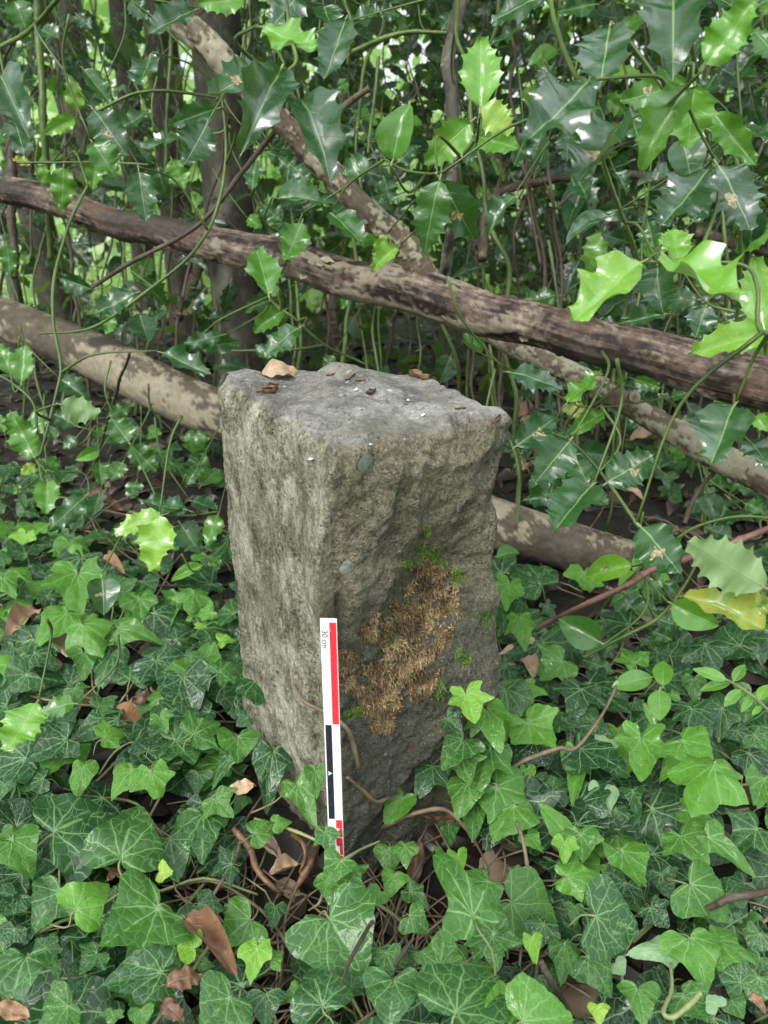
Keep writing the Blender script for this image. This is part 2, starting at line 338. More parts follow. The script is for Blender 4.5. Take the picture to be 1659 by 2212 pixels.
for k in ('mossb', 'mossg'):
    for n in M[k].node_tree.nodes:
        if n.type == 'MIX_SHADER': n.inputs[0].default_value = .12
        if n.type == 'BSDF_TRANSLUCENT' and k == 'mossb':
            for l in list(n.inputs[0].links): M[k].node_tree.links.remove(l)
            n.inputs[0].default_value = (.35, .22, .09, 1)
M['white'] = m_flat('white_plastic', (.78, .78, .77), .35, wear=(.45, .42, .36), amt=.35); M['red'] = m_flat('red_print', (.72, .030, .045), .35, wear=(.8, .5, .5), amt=.6)
M['black'] = m_flat('black_print', (.018, .018, .030), .35, wear=(.25, .25, .3), amt=.6); M['grey'] = m_flat('grey_print', (.16, .16, .16), .4)
M['lichen'] = m_simple('pale_lichen', [(.3, (.11, .12, .095)), (.6, (.21, .22, .185))], 300, .85)
M['litter'] = None

# ------------------------------------------------------------------ geometry helpers
def catmull(pts, n):
    pts = [Vector(p) for p in pts]
    if len(pts) == 2: return [pts[0].lerp(pts[1], i/n) for i in range(n+1)]
    q = [pts[0]*2 - pts[1]] + pts + [pts[-1]*2 - pts[-2]]; out = []
    seg = len(pts)-1
    for i in range(n+1):
        u = i/n*seg; k = min(int(u), seg-1); t = u-k; a, b, c, d = q[k:k+4]
        out.append(.5*((2*b) + (c-a)*t + (2*a-5*b+4*c-d)*t*t + (3*b-a-3*c+d)*t*t*t))
    return out
def tube(pts, radii, n=24, sides=8, wob=0, seed=0, disp=None, cap=True):
    """returns V, F, bark attribute (, plate attribute)"""
    C = catmull(pts, n); m = len(radii)-1; V = []; F = []; B = []; PL = []
    s = 0; prev = None; up = None
    for i, c in enumerate(C):
        t = (C[min(i+1, n)] - C[max(i-1, 0)]).normalized()
        if up is None: up = t.orthogonal().normalized()
        else: up = (up - t*up.dot(t)).normalized()
        sd_ = t.cross(up)
        if i: s += (c-C[i-1]).length
        u = i/n*m; k = min(int(u), m-1) if m else 0; r = radii[0] if m == 0 else radii[k]*(1-(u-k)) + radii[k+1]*(u-k)
        if wob: c = c + Vector((mn.noise(Vector((s*9, seed, 0))), mn.noise(Vector((s*9, seed, 5))), mn.noise(Vector((s*9, seed, 9)))))*wob
        for j in range(sides):
            a = j/sides*2*math.pi; ca, sa = math.cos(a), math.sin(a); rr = r; pl = (0, 0, 0)
            if disp: dr, pl = disp(s, ca*r, sa*r, seed); rr += dr
            V.append(c + (up*ca + sd_*sa)*rr); B.append((s+seed*.37, ca*r, sa*r)); PL.append(pl)
    for i in range(n):
        for j in range(sides):
            F.append((i*sides+j, i*sides+(j+1) % sides, (i+1)*sides+(j+1) % sides, (i+1)*sides+j))
    if cap:
        for e, row in ((0, 0), (1, n)):
            cen = C[row]; idx = len(V); V.append(cen); B.append((s*e+seed*.37, 0, 0)); PL.append((0, .4, 0))
            for j in range(sides):
                f = (idx, row*sides+(j+1) % sides, row*sides+j); F.append(f if e == 0 else f[::-1])
    return V, F, B, PL
def tube_obj(name, pts, radii, mat, parent=None, n=24, sides=7, wob=0, seed=None, disp=None, origin=None):
    """a tube as one object; with no parent its origin is its first point"""
    seed = U(0, 50) if seed is None else seed
    V, F, B, PL = tube(pts, radii, n, sides, wob, seed, disp)
    o0 = Vector(parent.location) if parent is not None else (Vector(pts[0]) if origin is None else Vector(origin))
    me = mesh(name, [v-o0 for v in V], F, mat, vec={'bark': B, 'plate': PL})
    o = obj(name, me, parent)
    if parent is None: o.location = o0
    return o

# leaf outlines -------------------------------------------------
def smooth_poly(pts, per):
    q = [Vector((x, y, 0)) for x, y in pts]
    return [(v.x, v.y) for v in catmull(q, per)]
def ivy_mesh(i, style, rr, petiole=True):
    j = lambda s=.04: rr.uniform(-s, s)
    def half(sgn):
        if style == 'five': p = [(0, 0), (.07, -.15), (.22, -.25+j()), (.40, -.23+j()), (.50, -.08), (.60+j(.07), .12+j()), (.68+j(.07), .32+j(.06)), (.46, .40+j()), (.30+j(), .50), (.24, .68), (.11, .88), (0, 1)]
        elif style == 'tri': p = [(0, 0), (.08, -.10), (.24, -.18), (.44, -.15+j()), (.58+j(), .02+j()), (.54, .20), (.42+j(), .36), (.31, .54), (.19, .75), (.07, .93), (0, 1)]
        elif style == 'heart': p = [(0, 0), (.08, -.14), (.26, -.26), (.48, -.24), (.62, -.06), (.64+j(), .18), (.54, .42), (.38, .63), (.20, .84), (.07, .96), (0, 1)]
        elif style == 'long': p = [(0, 0), (.06, -.10), (.20, -.16), (.36+j(), -.14), (.56+j(.08), -.04+j()), (.44, .12), (.28+j(), .24), (.24, .44), (.18, .66), (.08, .9), (0, 1)]
        else: p = [(0, 0), (.06, -.12), (.18, -.24+j()), (.36, -.26), (.52+j(.08), -.16+j()), (.42, .02), (.58+j(), .16), (.72+j(.08), .34+j(.07)), (.52, .42), (.34+j(), .50), (.28, .66), (.14, .87), (0, 1)]
        return [(x*sgn*(1+j(.05)), y) for x, y in p]
    A = smooth_poly(half(1), 26); Bq = smooth_poly(half(-1), 26)
    out = A + Bq[::-1][1:-1]
    n = len(out); K = 6; cx, cy = 0, .16
    cup = rr.uniform(-.22, .30); fold = rr.uniform(-.08, .34); und = rr.uniform(.02, .08); ph = rr.uniform(0, 6); droop = rr.uniform(.0, .28); twist = rr.uniform(-.16, .16); lat = rr.uniform(0, .22)
    # a nibbled notch on some leaves
    nib = rr.uniform(0, n) if rr.random() < .55 else None
    V = [(cx, cy)]; rad = [0]
    for k in range(1, K+1):
        f = (k/K)**.85
        for q, (x, y) in enumerate(out):
            e = 1.0
            if k == K: e += .018*math.sin(q*1.7+ph) + .012*math.sin(q*3.1)
            if nib is not None and abs(q-nib) < 2.2: e -= (.22*(1-abs(q-nib)/2.2))*(k/K)**3
            V.append((cx+(x-cx)*f*e, cy+(y-cy)*f*e)); rad.append(k/K)
    def zf(x, y, r):
        a = math.atan2(x, y-.1)
        return (-cup*(x*x+(y-.2)**2) + fold*abs(x) - droop*max(0, y-.1)**2 - lat*x*x + und*math.sin(a*4+ph)*r*r + .02*math.sin(a*9+ph*2)*r**2
                + twist*x*y + .014*math.sin(x*17+ph)*math.sin(y*15+ph*1.3)*(1-.3*r))
    V3 = [(x, y, zf(x, y, r)) for (x, y), r in zip(V, rad)]
    F = []
    for q in range(n): F.append((0, 1+q, 1+(q+1) % n))
    for k in range(K-1):
        for q in range(n):
            a = 1+k*n+q; b = 1+k*n+(q+1) % n; F.append((a, a+n, b+n, b))
    mi = [0]*len(F); att = [(x, y, 0) for x, y in V]
    if petiole:
        z0 = zf(0, 0, 1); pv, pf, pb, _ = tube([(0, .02, z0-.006), (0, -.10, z0-.05), (j(.12), -.28, -.30), (j(.3), -.42, -.75)], [.018, .016, .018, .022], 8, 5)
        o = len(V3); V3 += [tuple(v) for v in pv]; F += [tuple(a+o for a in f) for f in pf]; mi += [1]*len(pf); att += [(0, 0, 0)]*len(pv)
    me = mesh('ivy_leaf', V3, F, [M['ivy'], M['petiole']], mi=mi, vec={'leaf': att}); return me
def strip_leaf(name, width, rr, mats, att_scale=1.0, S=34, Cn=4, fold=.25, wave=0, bend=.1, curl=0, petiole=.12, ripple=0):
    """leaf along +y; width(s, side) -> (half width, forward shift)"""
    V = []; att = []; F = []
    ph = rr.uniform(0, 6)
    for i in range(S+1):
        s = i/S
        for c in range(-Cn, Cn+1):
            f = c/Cn; sd_ = 1 if c >= 0 else -1
            w, fw = width(s, sd_); x = w*f; y = s + fw*abs(f)**3
            z = fold*abs(x) - bend*(s-.3)**2 + curl*x*x*4
            if wave: z += wave*(math.sin(s*6.28*2.4+ph+(.9 if sd_ > 0 else 0))*abs(f)**2)
            if ripple: z += ripple*mn.noise(Vector((x*6+ph, y*5, ph)))
            V.append((x, y, z)); att.append((x, y, 0))
    W = 2*Cn+1
    for i in range(S):
        for c in range(W-1):
            a = i*W+c; F.append((a, a+1, a+1+W, a+W))
    mi = [0]*len(F)
    if petiole:
        pv, pf, pb, _ = tube([(0, .03, V[Cn][2]-.004), (0, -petiole*.5, -.01), (0, -petiole, -.03)], [.014, .014, .018], 4, 5)
        o = len(V); V += [tuple(v) for v in pv]; F += [tuple(a+o for a in f) for f in pf]; mi += [1]*len(pf); att += [(0, 0, 0)]*len(pv)
    return mesh(name, V, F, mats, mi=mi, vec={'leaf': att})
def holly_mesh(rr, spines=5, dead=False, smoothl=False, calm=False):
    n = spines; w0 = rr.uniform(.26, .31); amp = rr.uniform(.055, .09)*(0.0 if smoothl else 1)
    sh = {1: rr.uniform(0, .5), -1: rr.uniform(0, .5)}
    def width(s, sd_):
        body = w0*math.sin(math.pi*min(1, s**.82))**.72 if s < 1 else 0
        body *= (1-.25*s)
        u = s*(n+.6) + sh[sd_]; fr = u - math.floor(u)
        sp = max(0, 1-abs(fr-.5)*2)**3                      # sharp tooth between concave arcs
        env = math.sin(math.pi*min(1, max(0, s)))**.4
        body = body + (sp-.28)*amp*env*(1.1)
        if s > .93: body *= (1-s)/.07*.5+.0 if s > .965 else 1-(s-.93)*14
        return max(body, .0015), sp*amp*.45*env
    mats = [M['dead'], M['dead']] if dead else [M['holly'], M['petiole']]
    return strip_leaf('holly_leaf', width, rr, mats, S=60, Cn=4, fold=rr.uniform(.05, .7), wave=0 if smoothl else rr.uniform(.01, .03) if calm else rr.uniform(.035, .09), bend=rr.uniform(-.25, .6), curl=rr.uniform(-.35, .3), ripple=.04 if not dead else .12, petiole=.13)
def oval_mesh(rr, w0=.26, mats=None, fold=.2, curl=0, ripple=.02, bend=.15):
    def width(s, sd_): return max(.001, w0*math.sin(math.pi*s**.9)**.75*(1-.1*s)) if s < 1 else .001, 0
    return strip_leaf('oval_leaf', width, rr, mats, S=20, Cn=3, fold=fold, bend=bend, curl=curl, ripple=ripple, petiole=.08)
rr = random.Random(3)
IVY = {'five': [ivy_mesh(i, 'five', rr) for i in range(9)], 'tri': [ivy_mesh(i, 'tri', rr) for i in range(10)], 'heart': [ivy_mesh(i, 'heart', rr) for i in range(8)],
       'long': [ivy_mesh(i, 'long', rr) for i in range(6)], 'wide': [ivy_mesh(i, 'wide', rr) for i in range(7)]}
HOLLY = [holly_mesh(rr, k) for k in (4, 5, 4, 5, 6, 3, 5, 4, 6)]; HSM = [holly_mesh(rr, 5, smoothl=True) for _ in range(2)]; HBG = [holly_mesh(rr, k, calm=True) for k in (3, 4, 5, 4)]
OVAL = [oval_mesh(rr, .27, [M['holly'], M['petiole']]) for _ in range(3)]; LANCE = [oval_mesh(rr, .15, [M['holly'], M['petiole']]) for _ in range(3)]
DEAD = [oval_mesh(rr, rr.uniform(.24, .38), [M['dead'], M['dead']], rr.uniform(-.4, .6), rr.uniform(-.5, 1.6), .16, rr.uniform(-.3, .8)) for _ in range(7)]
DHOL = [holly_mesh(rr, 4, dead=True) for _ in range(3)]

def leaf_at(name, me, J, T, nrm, wscale, parent, color, lenscale=1.0):
    y = T-J; L = y.length*lenscale; y.normalize(); n = (nrm - y*nrm.dot(y))
    if n.length < 1e-3: n = y.orthogonal()
    n.normalize(); x = y.cross(n)
    o = bpy.data.objects.new(name, me); link(o, parent)
    base = Vector(parent.location) if parent is not None else Vector((0, 0, 0))
    R3 = Matrix((x*L*wscale, y*L, n*L)).transposed().to_4x4()
    o.matrix_basis = Matrix.Translation(J-base) @ R3
    o.color = color; return o
def tip_on_plane(J, px, py, n):
    d = ray(px, py); den = d.dot(n)
    if abs(den) < .12: return None
    return CAM + d*((J-CAM).dot(n)/den)
def rv(s): return Vector((U(-s, s), U(-s, s), U(-s, s)))

# ================================================================== GROUND
def gz(x, y):
    r = math.hypot(x, y)
    z = .018*mn.noise(Vector((x*4, y*4, 1))) + .006*mn.noise(Vector((x*18, y*18, 2))) + .05*mn.noise(Vector((x*.8, y*.8, 3)))*min(1, r/2)
    return z - .012 + .055*math.exp(-((x-.15)**2+(y-.53)**2)/.0064)
def build_ground():
    V = []; F = []
    rad = [0, .08, .16] + [.24+.022*i for i in range(66)]
    r = rad[-1]
    while r < 300: r *= 1.09; rad.append(r)
    n = 150; V.append((0, 0, gz(0, 0)))
    for r in rad[1:]:
        for j in range(n):
            a = j/n*2*math.pi; x, y = math.sin(a)*r, math.cos(a)*r; V.append((x, y, gz(x, y)))
    for j in range(n): F.append((0, 1+(j+1) % n, 1+j))
    for i in range(len(rad)-2):
        for j in range(n):
            a = 1+i*n+j; b = 1+i*n+(j+1) % n; F.append((a, b, b+n, a+n))
    tag(obj('ground', mesh('ground', V, F, M['soil'])), 'dark damp woodland soil under ivy and dead leaves', 'ground', kind='structure')
build_ground()

# ================================================================== STONE
TOPZ = .44
cF, cL, cR = [PZ(*p, TOPZ) for p in ((707, 972), (470, 822), (1100, 890))]
cB = PZ(690, 783, TOPZ+.012); cB2 = PZ(880, 815, TOPZ)
stone_poly = [cF, cR, cB2 + Vector((.012, .005, 0)), cB, cL]           # anticlockwise seen from above
def build_stone():
    poly = [Vector((p.x, p.y)) for p in stone_poly]; poly[4] += Vector((-.004, 0)); poly[1] += Vector((-.006, 0)); poly[3] += Vector((-.003, .004))
    lens = [(poly[(i+1) % 5]-poly[i]).length for i in range(5)]; tot = sum(lens); Mn = 460; pts = []; par = []
    for k in range(Mn):
        d = k/Mn*tot; i = 0
        while d > lens[i]: d -= lens[i]; i += 1
        pts.append(poly[i].lerp(poly[(i+1) % 5], d/lens[i])); par.append((i, d/lens[i]))
    for _ in range(7): pts = [(pts[k-1]+pts[k]*2+pts[(k+1) % Mn])/4 for k in range(Mn)]
    nor = []
    for k in range(Mn):
        t = pts[(k+2) % Mn]-pts[k-2]; nor.append(Vector((t.y, -t.x)).normalized())
    cen = sum(pts, Vector((0, 0)))/Mn
    rows = [(-.06 + (TOPZ+.06)*i/215) for i in range(216)]
    V = []; Zn = []; F = []
    def fbm(p, o=4):
        a = 0; s = 1; q = Vector(p)
        for _ in range(o): a += s*mn.noise(q); q = q*2.03; s *= .52
        return a
    def side(k, z):
        p = pts[k]; n = nor[k]; fi, u = par[k]; q3 = Vector((p.x, p.y, z)); d = 0
        if fi == 0:      # rough dark face, u: 0 at front edge, 1 at right edge
            d += .0052*fbm(q3*14) + .0020*fbm(q3*46) + .0022*fbm(q3*120, 3)
            # diagonal broken ledge high on the face: bulge above, hollow below
            ln = .345 + .012*math.sin(u*5) - .10*max(0, .55-u) + .02*u
            e = z-ln
            bb = min(1, u*1.7)*min(1, (1-u)*4+.15)
            d += .011*math.exp(-((e-.035)/.04)**2)*bb
            d -= .020*math.exp(-((e+.06)/.055)**2)*bb; d += .006*max(0, min(1, (z-.40)/.015))*min(1, u*3)
            rd = mn.noise(Vector((u*3+z*10, z*16-u*5, 3.3))); d += .0045*(1-abs(rd)*2.4)*min(1, u*4)*(1 if z > .25 else .45)
            # chipped top edge
            d -= .010*max(0, 1-(TOPZ-z)/.025)**1.5*max(0, mn.noise(Vector((u*9, 3, 0)))+.15)
            # undercut slabs at the foot
            g = .030 + .125*u
            if z < g+.02:
                w = min(1, (g+.02-z)/.02); d -= .010*w + .006*u*w
                d -= .014*math.exp(-((z-g)/.007)**2)
                g2 = g-.035; d += .006*(1 if z < g2 else 0)*min(1, (g2-z)/.01 if z < g2 else 0) - .006*math.exp(-((z-g2)/.005)**2)
            # groove beside the front edge around the rounded shoulder
            d -= .010*math.exp(-((u-.04-(.0))/.035)**2)*math.exp(-((z-.30)/.035)**2)
            d += .015*min(1, max(0, (.36-z)/.14))*max(0, (u-.55)/.45)
        elif fi == 4:    # light foliated face, u: 0 at far-left, 1 at front edge
            d += .006*fbm(Vector((p.x*16, p.y*16, z*5))) + .0022*fbm(Vector((p.x*70, p.y*70, z*16)), 3) + .0008*mn.noise(q3*230)
            d += .007*math.exp(-((u-.93)/.12)**2)*math.exp(-((z-.34)/.05)**2)
            d += .010*(math.exp(-((z-.33)/.05)**2) - 1.0*math.exp(-((z-.245)/.045)**2))*max(0, (u-.55)/.45)**1.5
            d -= .0045*max(0, math.sin((u*9+z*4)))**6
            d += .018*max(0, .30-z)*(1-u)*.6
            d -= .010*max(0, 1-(TOPZ-z)/.02)**2*max(0, mn.noise(Vector((u*6, 9, 0)))+.2)
            if z < .12: d -= (.12-z)*.22*u
        else:
            d += .009*fbm(q3*13)
            if fi == 1: d += .015*min(1, max(0, (.36-z)/.14))*max(0, 1-u*2)
        r = .0045*max(0, 1-(TOPZ-z)/.008)**2
        return p + n*(d-r)
    for z in rows:
        for k in range(Mn):
            q = side(k, z); fi, u = par[k]
            V.append((q.x, q.y, z))
            nz = .5*mn.noise(Vector((q.x*60, q.y*60, z*60)))+.5*mn.noise(Vector((q.x*160, q.y*160, z*160)))
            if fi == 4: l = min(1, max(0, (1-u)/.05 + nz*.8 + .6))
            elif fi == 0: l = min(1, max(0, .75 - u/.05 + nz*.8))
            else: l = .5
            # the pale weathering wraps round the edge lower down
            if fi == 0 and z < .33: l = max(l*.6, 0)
            t = min(1, max(0, 1-(TOPZ-z)/.004 + nz*.5))
            Zn.append((l, 1-l, t*.8))
    nr = len(rows)
    for i in range(nr-1):
        for k in range(Mn):
            a = i*Mn+k; b = i*Mn+(k+1) % Mn; F.append((a, b, b+Mn, a+Mn))
    base = (nr-1)*Mn; rim = [Vector(V[base+k]) for k in range(Mn)]; cc = Vector((cen.x, cen.y, 0)); K = 66
    for kk in range(1, K+1):
        f = 1-kk/K
        f = f*.999
        for k in range(Mn):
            p = cc.xy.lerp(rim[k].xy, f); ed = min(1, kk/3)
            z = TOPZ + (.0045*mn.noise(Vector((p.x*22, p.y*22, 5))) + .0016*mn.noise(Vector((p.x*75, p.y*75, 5))) + .007*max(0, (p.y-.6))/.12 + .003 + .003*math.exp(-((p.x*.8+(p.y-.62)*.6)/.02)**2) + .003*mn.noise(Vector((p.x*45, p.y*45, 2))))*ed
            # the far left shoulder is a hand higher, the near right side is scaled off in thin steps
            st = mn.noise(Vector((p.x*11, p.y*11, 8))); z += .0028*(1 if st > .08 else 0)*ed*min(1, abs(st-.08)/.03)
            z -= .0025*math.exp(-((p.x+.01+(p.y-.6)*.7)/.006)**2)*ed
            V.append((p.x, p.y, z)); nz = mn.noise(Vector((p.x*80, p.y*80, 1)))
            Zn.append((.4, .6, 1.0))
    for i in range(nr-1, nr-1+K):
        for k in range(Mn):
            a = i*Mn+k; b = i*Mn+(k+1) % Mn; F.append((a, b, b+Mn, a+Mn))
    V.append((cen.x, cen.y, V[-1][2])); Zn.append((.4, .6, 1)); last = (nr-1+K)*Mn
    for k in range(Mn): F.append((last+k, last+(k+1) % Mn, len(V)-1))
    me = mesh('standing_stone', V, F, M['stone'], vec={'zone': Zn}); o = obj('standing_stone', me)
    tag(o, 'squared grey-green standing stone with dry brown moss on its shaded face', 'stone')
    return o, BVHTree.FromPolygons([Vector(v) for v in V], F)
STONE, SBVH = build_stone()
def hit_stone(px, py, lift=0):
    d = ray(px, py).normalized(); loc, n, i, dist = SBVH.ray_cast(CAM, d)
    if loc is None: return None, None
    return loc + n*lift, n

def build_moss(name, blobs, count, mat, size, seedv, label):
    q = random.Random(seedv); V = []; F = []; T = []; made = 0; tries = 0
    while made < count and tries < count*30:
        tries += 1; bx, by, rx, ry = q.choice(blobs); a = q.uniform(0, 6.283); r = math.sqrt(q.random())*1.15
        px, py = bx+math.cos(a)*rx*r, by+math.sin(a)*ry*r
        nv = mn.noise(Vector((px*.045, py*.035, seedv)))+.5*mn.noise(Vector((px*.12, py*.1, seedv)))
        if nv < (r-.85)*1.2 - .02: continue
        loc, n = hit_stone(px, py)
        if loc is None: continue
        made += 1; tone = min(1, max(0, .45+.6*mn.noise(loc*70)+q.uniform(-.25, .25)))
        for b in range(q.choice((3, 4, 5))):
            t1 = (Vector((q.uniform(-1, 1), q.uniform(-1, 1), q.uniform(-1.3, .5))) ).normalized(); dirv = (n*q.uniform(.2, .85) + t1*.9).normalized()
            L = size*q.uniform(.4, 1.4)*(1.15-.45*r); w = size*q.uniform(.10, .2); sdv = dirv.cross(n+Vector((.01, .02, 0))).normalized()
            p0 = loc - n*.0008; p1 = p0 + dirv*L*.5 + n*size*.15; p2 = p1 + (dirv*.5 + t1*.35 + Vector((0, 0, -.35)) + Vector((q.uniform(-.4, .4),)*3))*L*.6
            o = len(V); V += [p0-sdv*w*.6, p0+sdv*w*.6, p1-sdv*w, p1+sdv*w, p2]; F += [(o, o+1, o+3, o+2), (o+2, o+3, o+4)]
            tt = min(1, max(0, tone+q.uniform(-.2, .2))); T += [(tt, 0, 0)]*5
    me = mesh(name, V, F, mat, smooth=False, vec={'tint': T}); o = obj(name, me, STONE); o['kind'] = 'stuff'; o['label'] = label
    return o
build_moss('dry_moss', [(930, 1262, 55, 42), (905, 1318, 62, 38), (868, 1352, 78, 40), (880, 1405, 72, 50), (850, 1450, 85, 42), (905, 1462, 48, 55), (968, 1310, 26, 38), (822, 1515, 48, 42), (828, 1560, 34, 32), (748, 1425, 22, 28), (742, 1465, 20, 34), (783, 1490, 26, 22), (800, 1365, 18, 16), (925, 1235, 42, 22), (962, 1380, 18, 30)], 7000, M['mossb'], .0042, 5, 'dry brown curling moss')
build_moss('green_moss', [(922, 1190, 26, 20), (938, 1210, 30, 16), (922, 1150, 9, 16), (1044, 1338, 20, 24), (1000, 1418, 18, 20), (985, 1248, 18, 26), (955, 1490, 18, 24), (885, 1215, 20, 10), (870, 1380, 40, 40), (765, 1540, 22, 14)], 1800, M['mossg'], .0026, 6, 'fresh green moss fringe')

# chips of bark, dead leaf scraps and droppings lying on the stone
def chip(name, px, py, L, W, ang, mat, seedv, curl=.3, label=None, cat=None, lift=.001, group=None, stand=.0):
    loc, n = hit_stone(px, py, lift); q = random.Random(seedv)
    if loc is None: return
    x = Vector((math.cos(ang), math.sin(ang), 0)); x = (x - n*x.dot(n)).normalized(); y = n.cross(x); V = []; F = []; A = []
    nx, ny = 10, 5
    for i in range(nx+1):
        for j in range(ny+1):
            u = i/nx-.5; v = j/ny-.5; w = W*(1-abs(u*2)**2*.85)*(1+1.1*mn.noise(Vector((u*9, seedv*1.7, 0))))*.8
            p = x*(u*L + L*.08*mn.noise(Vector((v*5, seedv, 4)))) + y*v*w + n*(curl*W*(v*v*4) + .5*W*mn.noise(Vector((u*4, v*3, seedv))) + stand*L*u*u)
            V.append(p); A.append((v, u+.5, 0))
    V += [p - n*.00035 for p in V]; A += A; m = (nx+1)*(ny+1)
    for i in range(nx):
        for j in range(ny):
            a = i*(ny+1)+j; b = a+1; c = a+ny+2; d = a+ny+1; F.append((a, d, c, b)); F.append((a+m, b+m, c+m, d+m))
    for j in range(ny): F.append((j, j+1, j+1+m, j+m)); e = nx*(ny+1)+j; F.append((e, e+m, e+1+m, e+1))
    for i in range(nx): a = i*(ny+1); d = a+ny+1; F.append((a, a+m, d+m, d)); a += ny; d += ny; F.append((a, d, d+m, a+m))
    o = obj(name, mesh(name, V, F, mat, vec={'leaf': A, 'bark': [tuple(v*1) for v in V]})); o.location = loc; o.color = (q.uniform(.25, .5), .4, 0, 1)
    return tag(o, label, cat, group)
chip('bark_fragment', 868, 808, .044, .009, -.25, M['brownstem'], 1, .8, 'long curled strip of reddish bark at the stone\'s far top edge', 'bark', .002)
chip('bark_fragment', 905, 820, .020, .006, -.5, M['root'], 2, .8, 'short splintered bark piece with orange end beside the curled strip', 'bark', .002)
chip('bark_fragment', 800, 850, .014, .006, .9, M['brownstem'], 3, .3, 'small dark bark sliver in the middle of the stone top', 'bark')
scr = [(583, 843, .014, .0035, .3), (590, 836, .011, .003, .8), (574, 850, .015, .003, .15), (592, 846, .009, .003, 1.2)]
for i, (x, y, L, W, a) in enumerate(scr):
    o = chip('leaf_scrap', x, y, L, W, a, M['root'], 10+i, .8, ['lowest splinter of the orange-brown scrap heap on the stone top', 'upper right splinter of the orange-brown scrap heap on the stone top', 'long splinter at the near left of the scrap heap on the stone', 'shortest upright scrap in the orange-brown heap on the stone'][i], 'leaf scrap', group='shredded scraps heaped on the stone')
for i, (x, y, L, W, a, lb) in enumerate([(760, 816, .010, .004, 0, 'pale orange scrap at the mossy back ridge of the stone top'), (715, 812, .009, .004, .6, 'lone twisted scrap highest on the ridge of the stone top'), (780, 822, .009, .003, -.3, 'thin orange scrap lying beside the ridge crack of the stone top'), (1070, 905, .012, .005, 1.4, 'red-brown scrap hanging at the stone\'s upper right corner'), (1078, 1012, .010, .003, 1.5, 'narrow scrap stuck to the rough face below the right corner'), (1035, 1062, .011, .003, 1.4, 'dark red scrap stuck midway down the rough face'), (995, 885, .008, .003, .2, 'tiny scrap on the chipped near rim of the stone')]):
    chip('leaf_scrap', x, y, L*1.1, W*.6, a, M['root'], 30+i, .4, lb, 'leaf scrap')
for i, (x, y, r_, lb) in enumerate([(674, 990, .0028, 'white fleck with a tail on the light face near the front edge'), (797, 962, .0022, 'small white fleck on the near rim of the stone top'), (770, 845, .0026, 'pale round fleck in the middle of the stone top'), (880, 868, .002, 'tiny white fleck on the right half of the stone top'), (915, 900, .002, 'tiny white fleck by the chipped rim')]):
    o = chip('white_fleck', x, y, r_*1.5, r_*1.2, .5, M['white'], 60+i, .3, lb, 'white fleck', .0012)
for x, y, r_ in ((846, 1159-0, 0), (790, 1000, .007), (880, 1085, .0), (748, 1225, .006)):
    if r_:
        loc, n = hit_stone(x, y, .0004); q = [loc + (n.orthogonal().normalized()*math.cos(a) + n.cross(n.orthogonal().normalized())*math.sin(a))*r_*(1+.35*mn.noise(Vector((math.cos(a)*2, math.sin(a)*2, x)))) for a in [k/18*6.283 for k in range(18)]]
        V = []
        for p in q:
            h_, nn, _, _ = SBVH.find_nearest(p); V.append(h_ + nn*.0005)
        V.append(loc+n*.0008); F = [(k, (k+1) % 18, 18) for k in range(18)]; obj('lichen_spot', mesh('lichen_spot', V, F, M['lichen']), STONE)

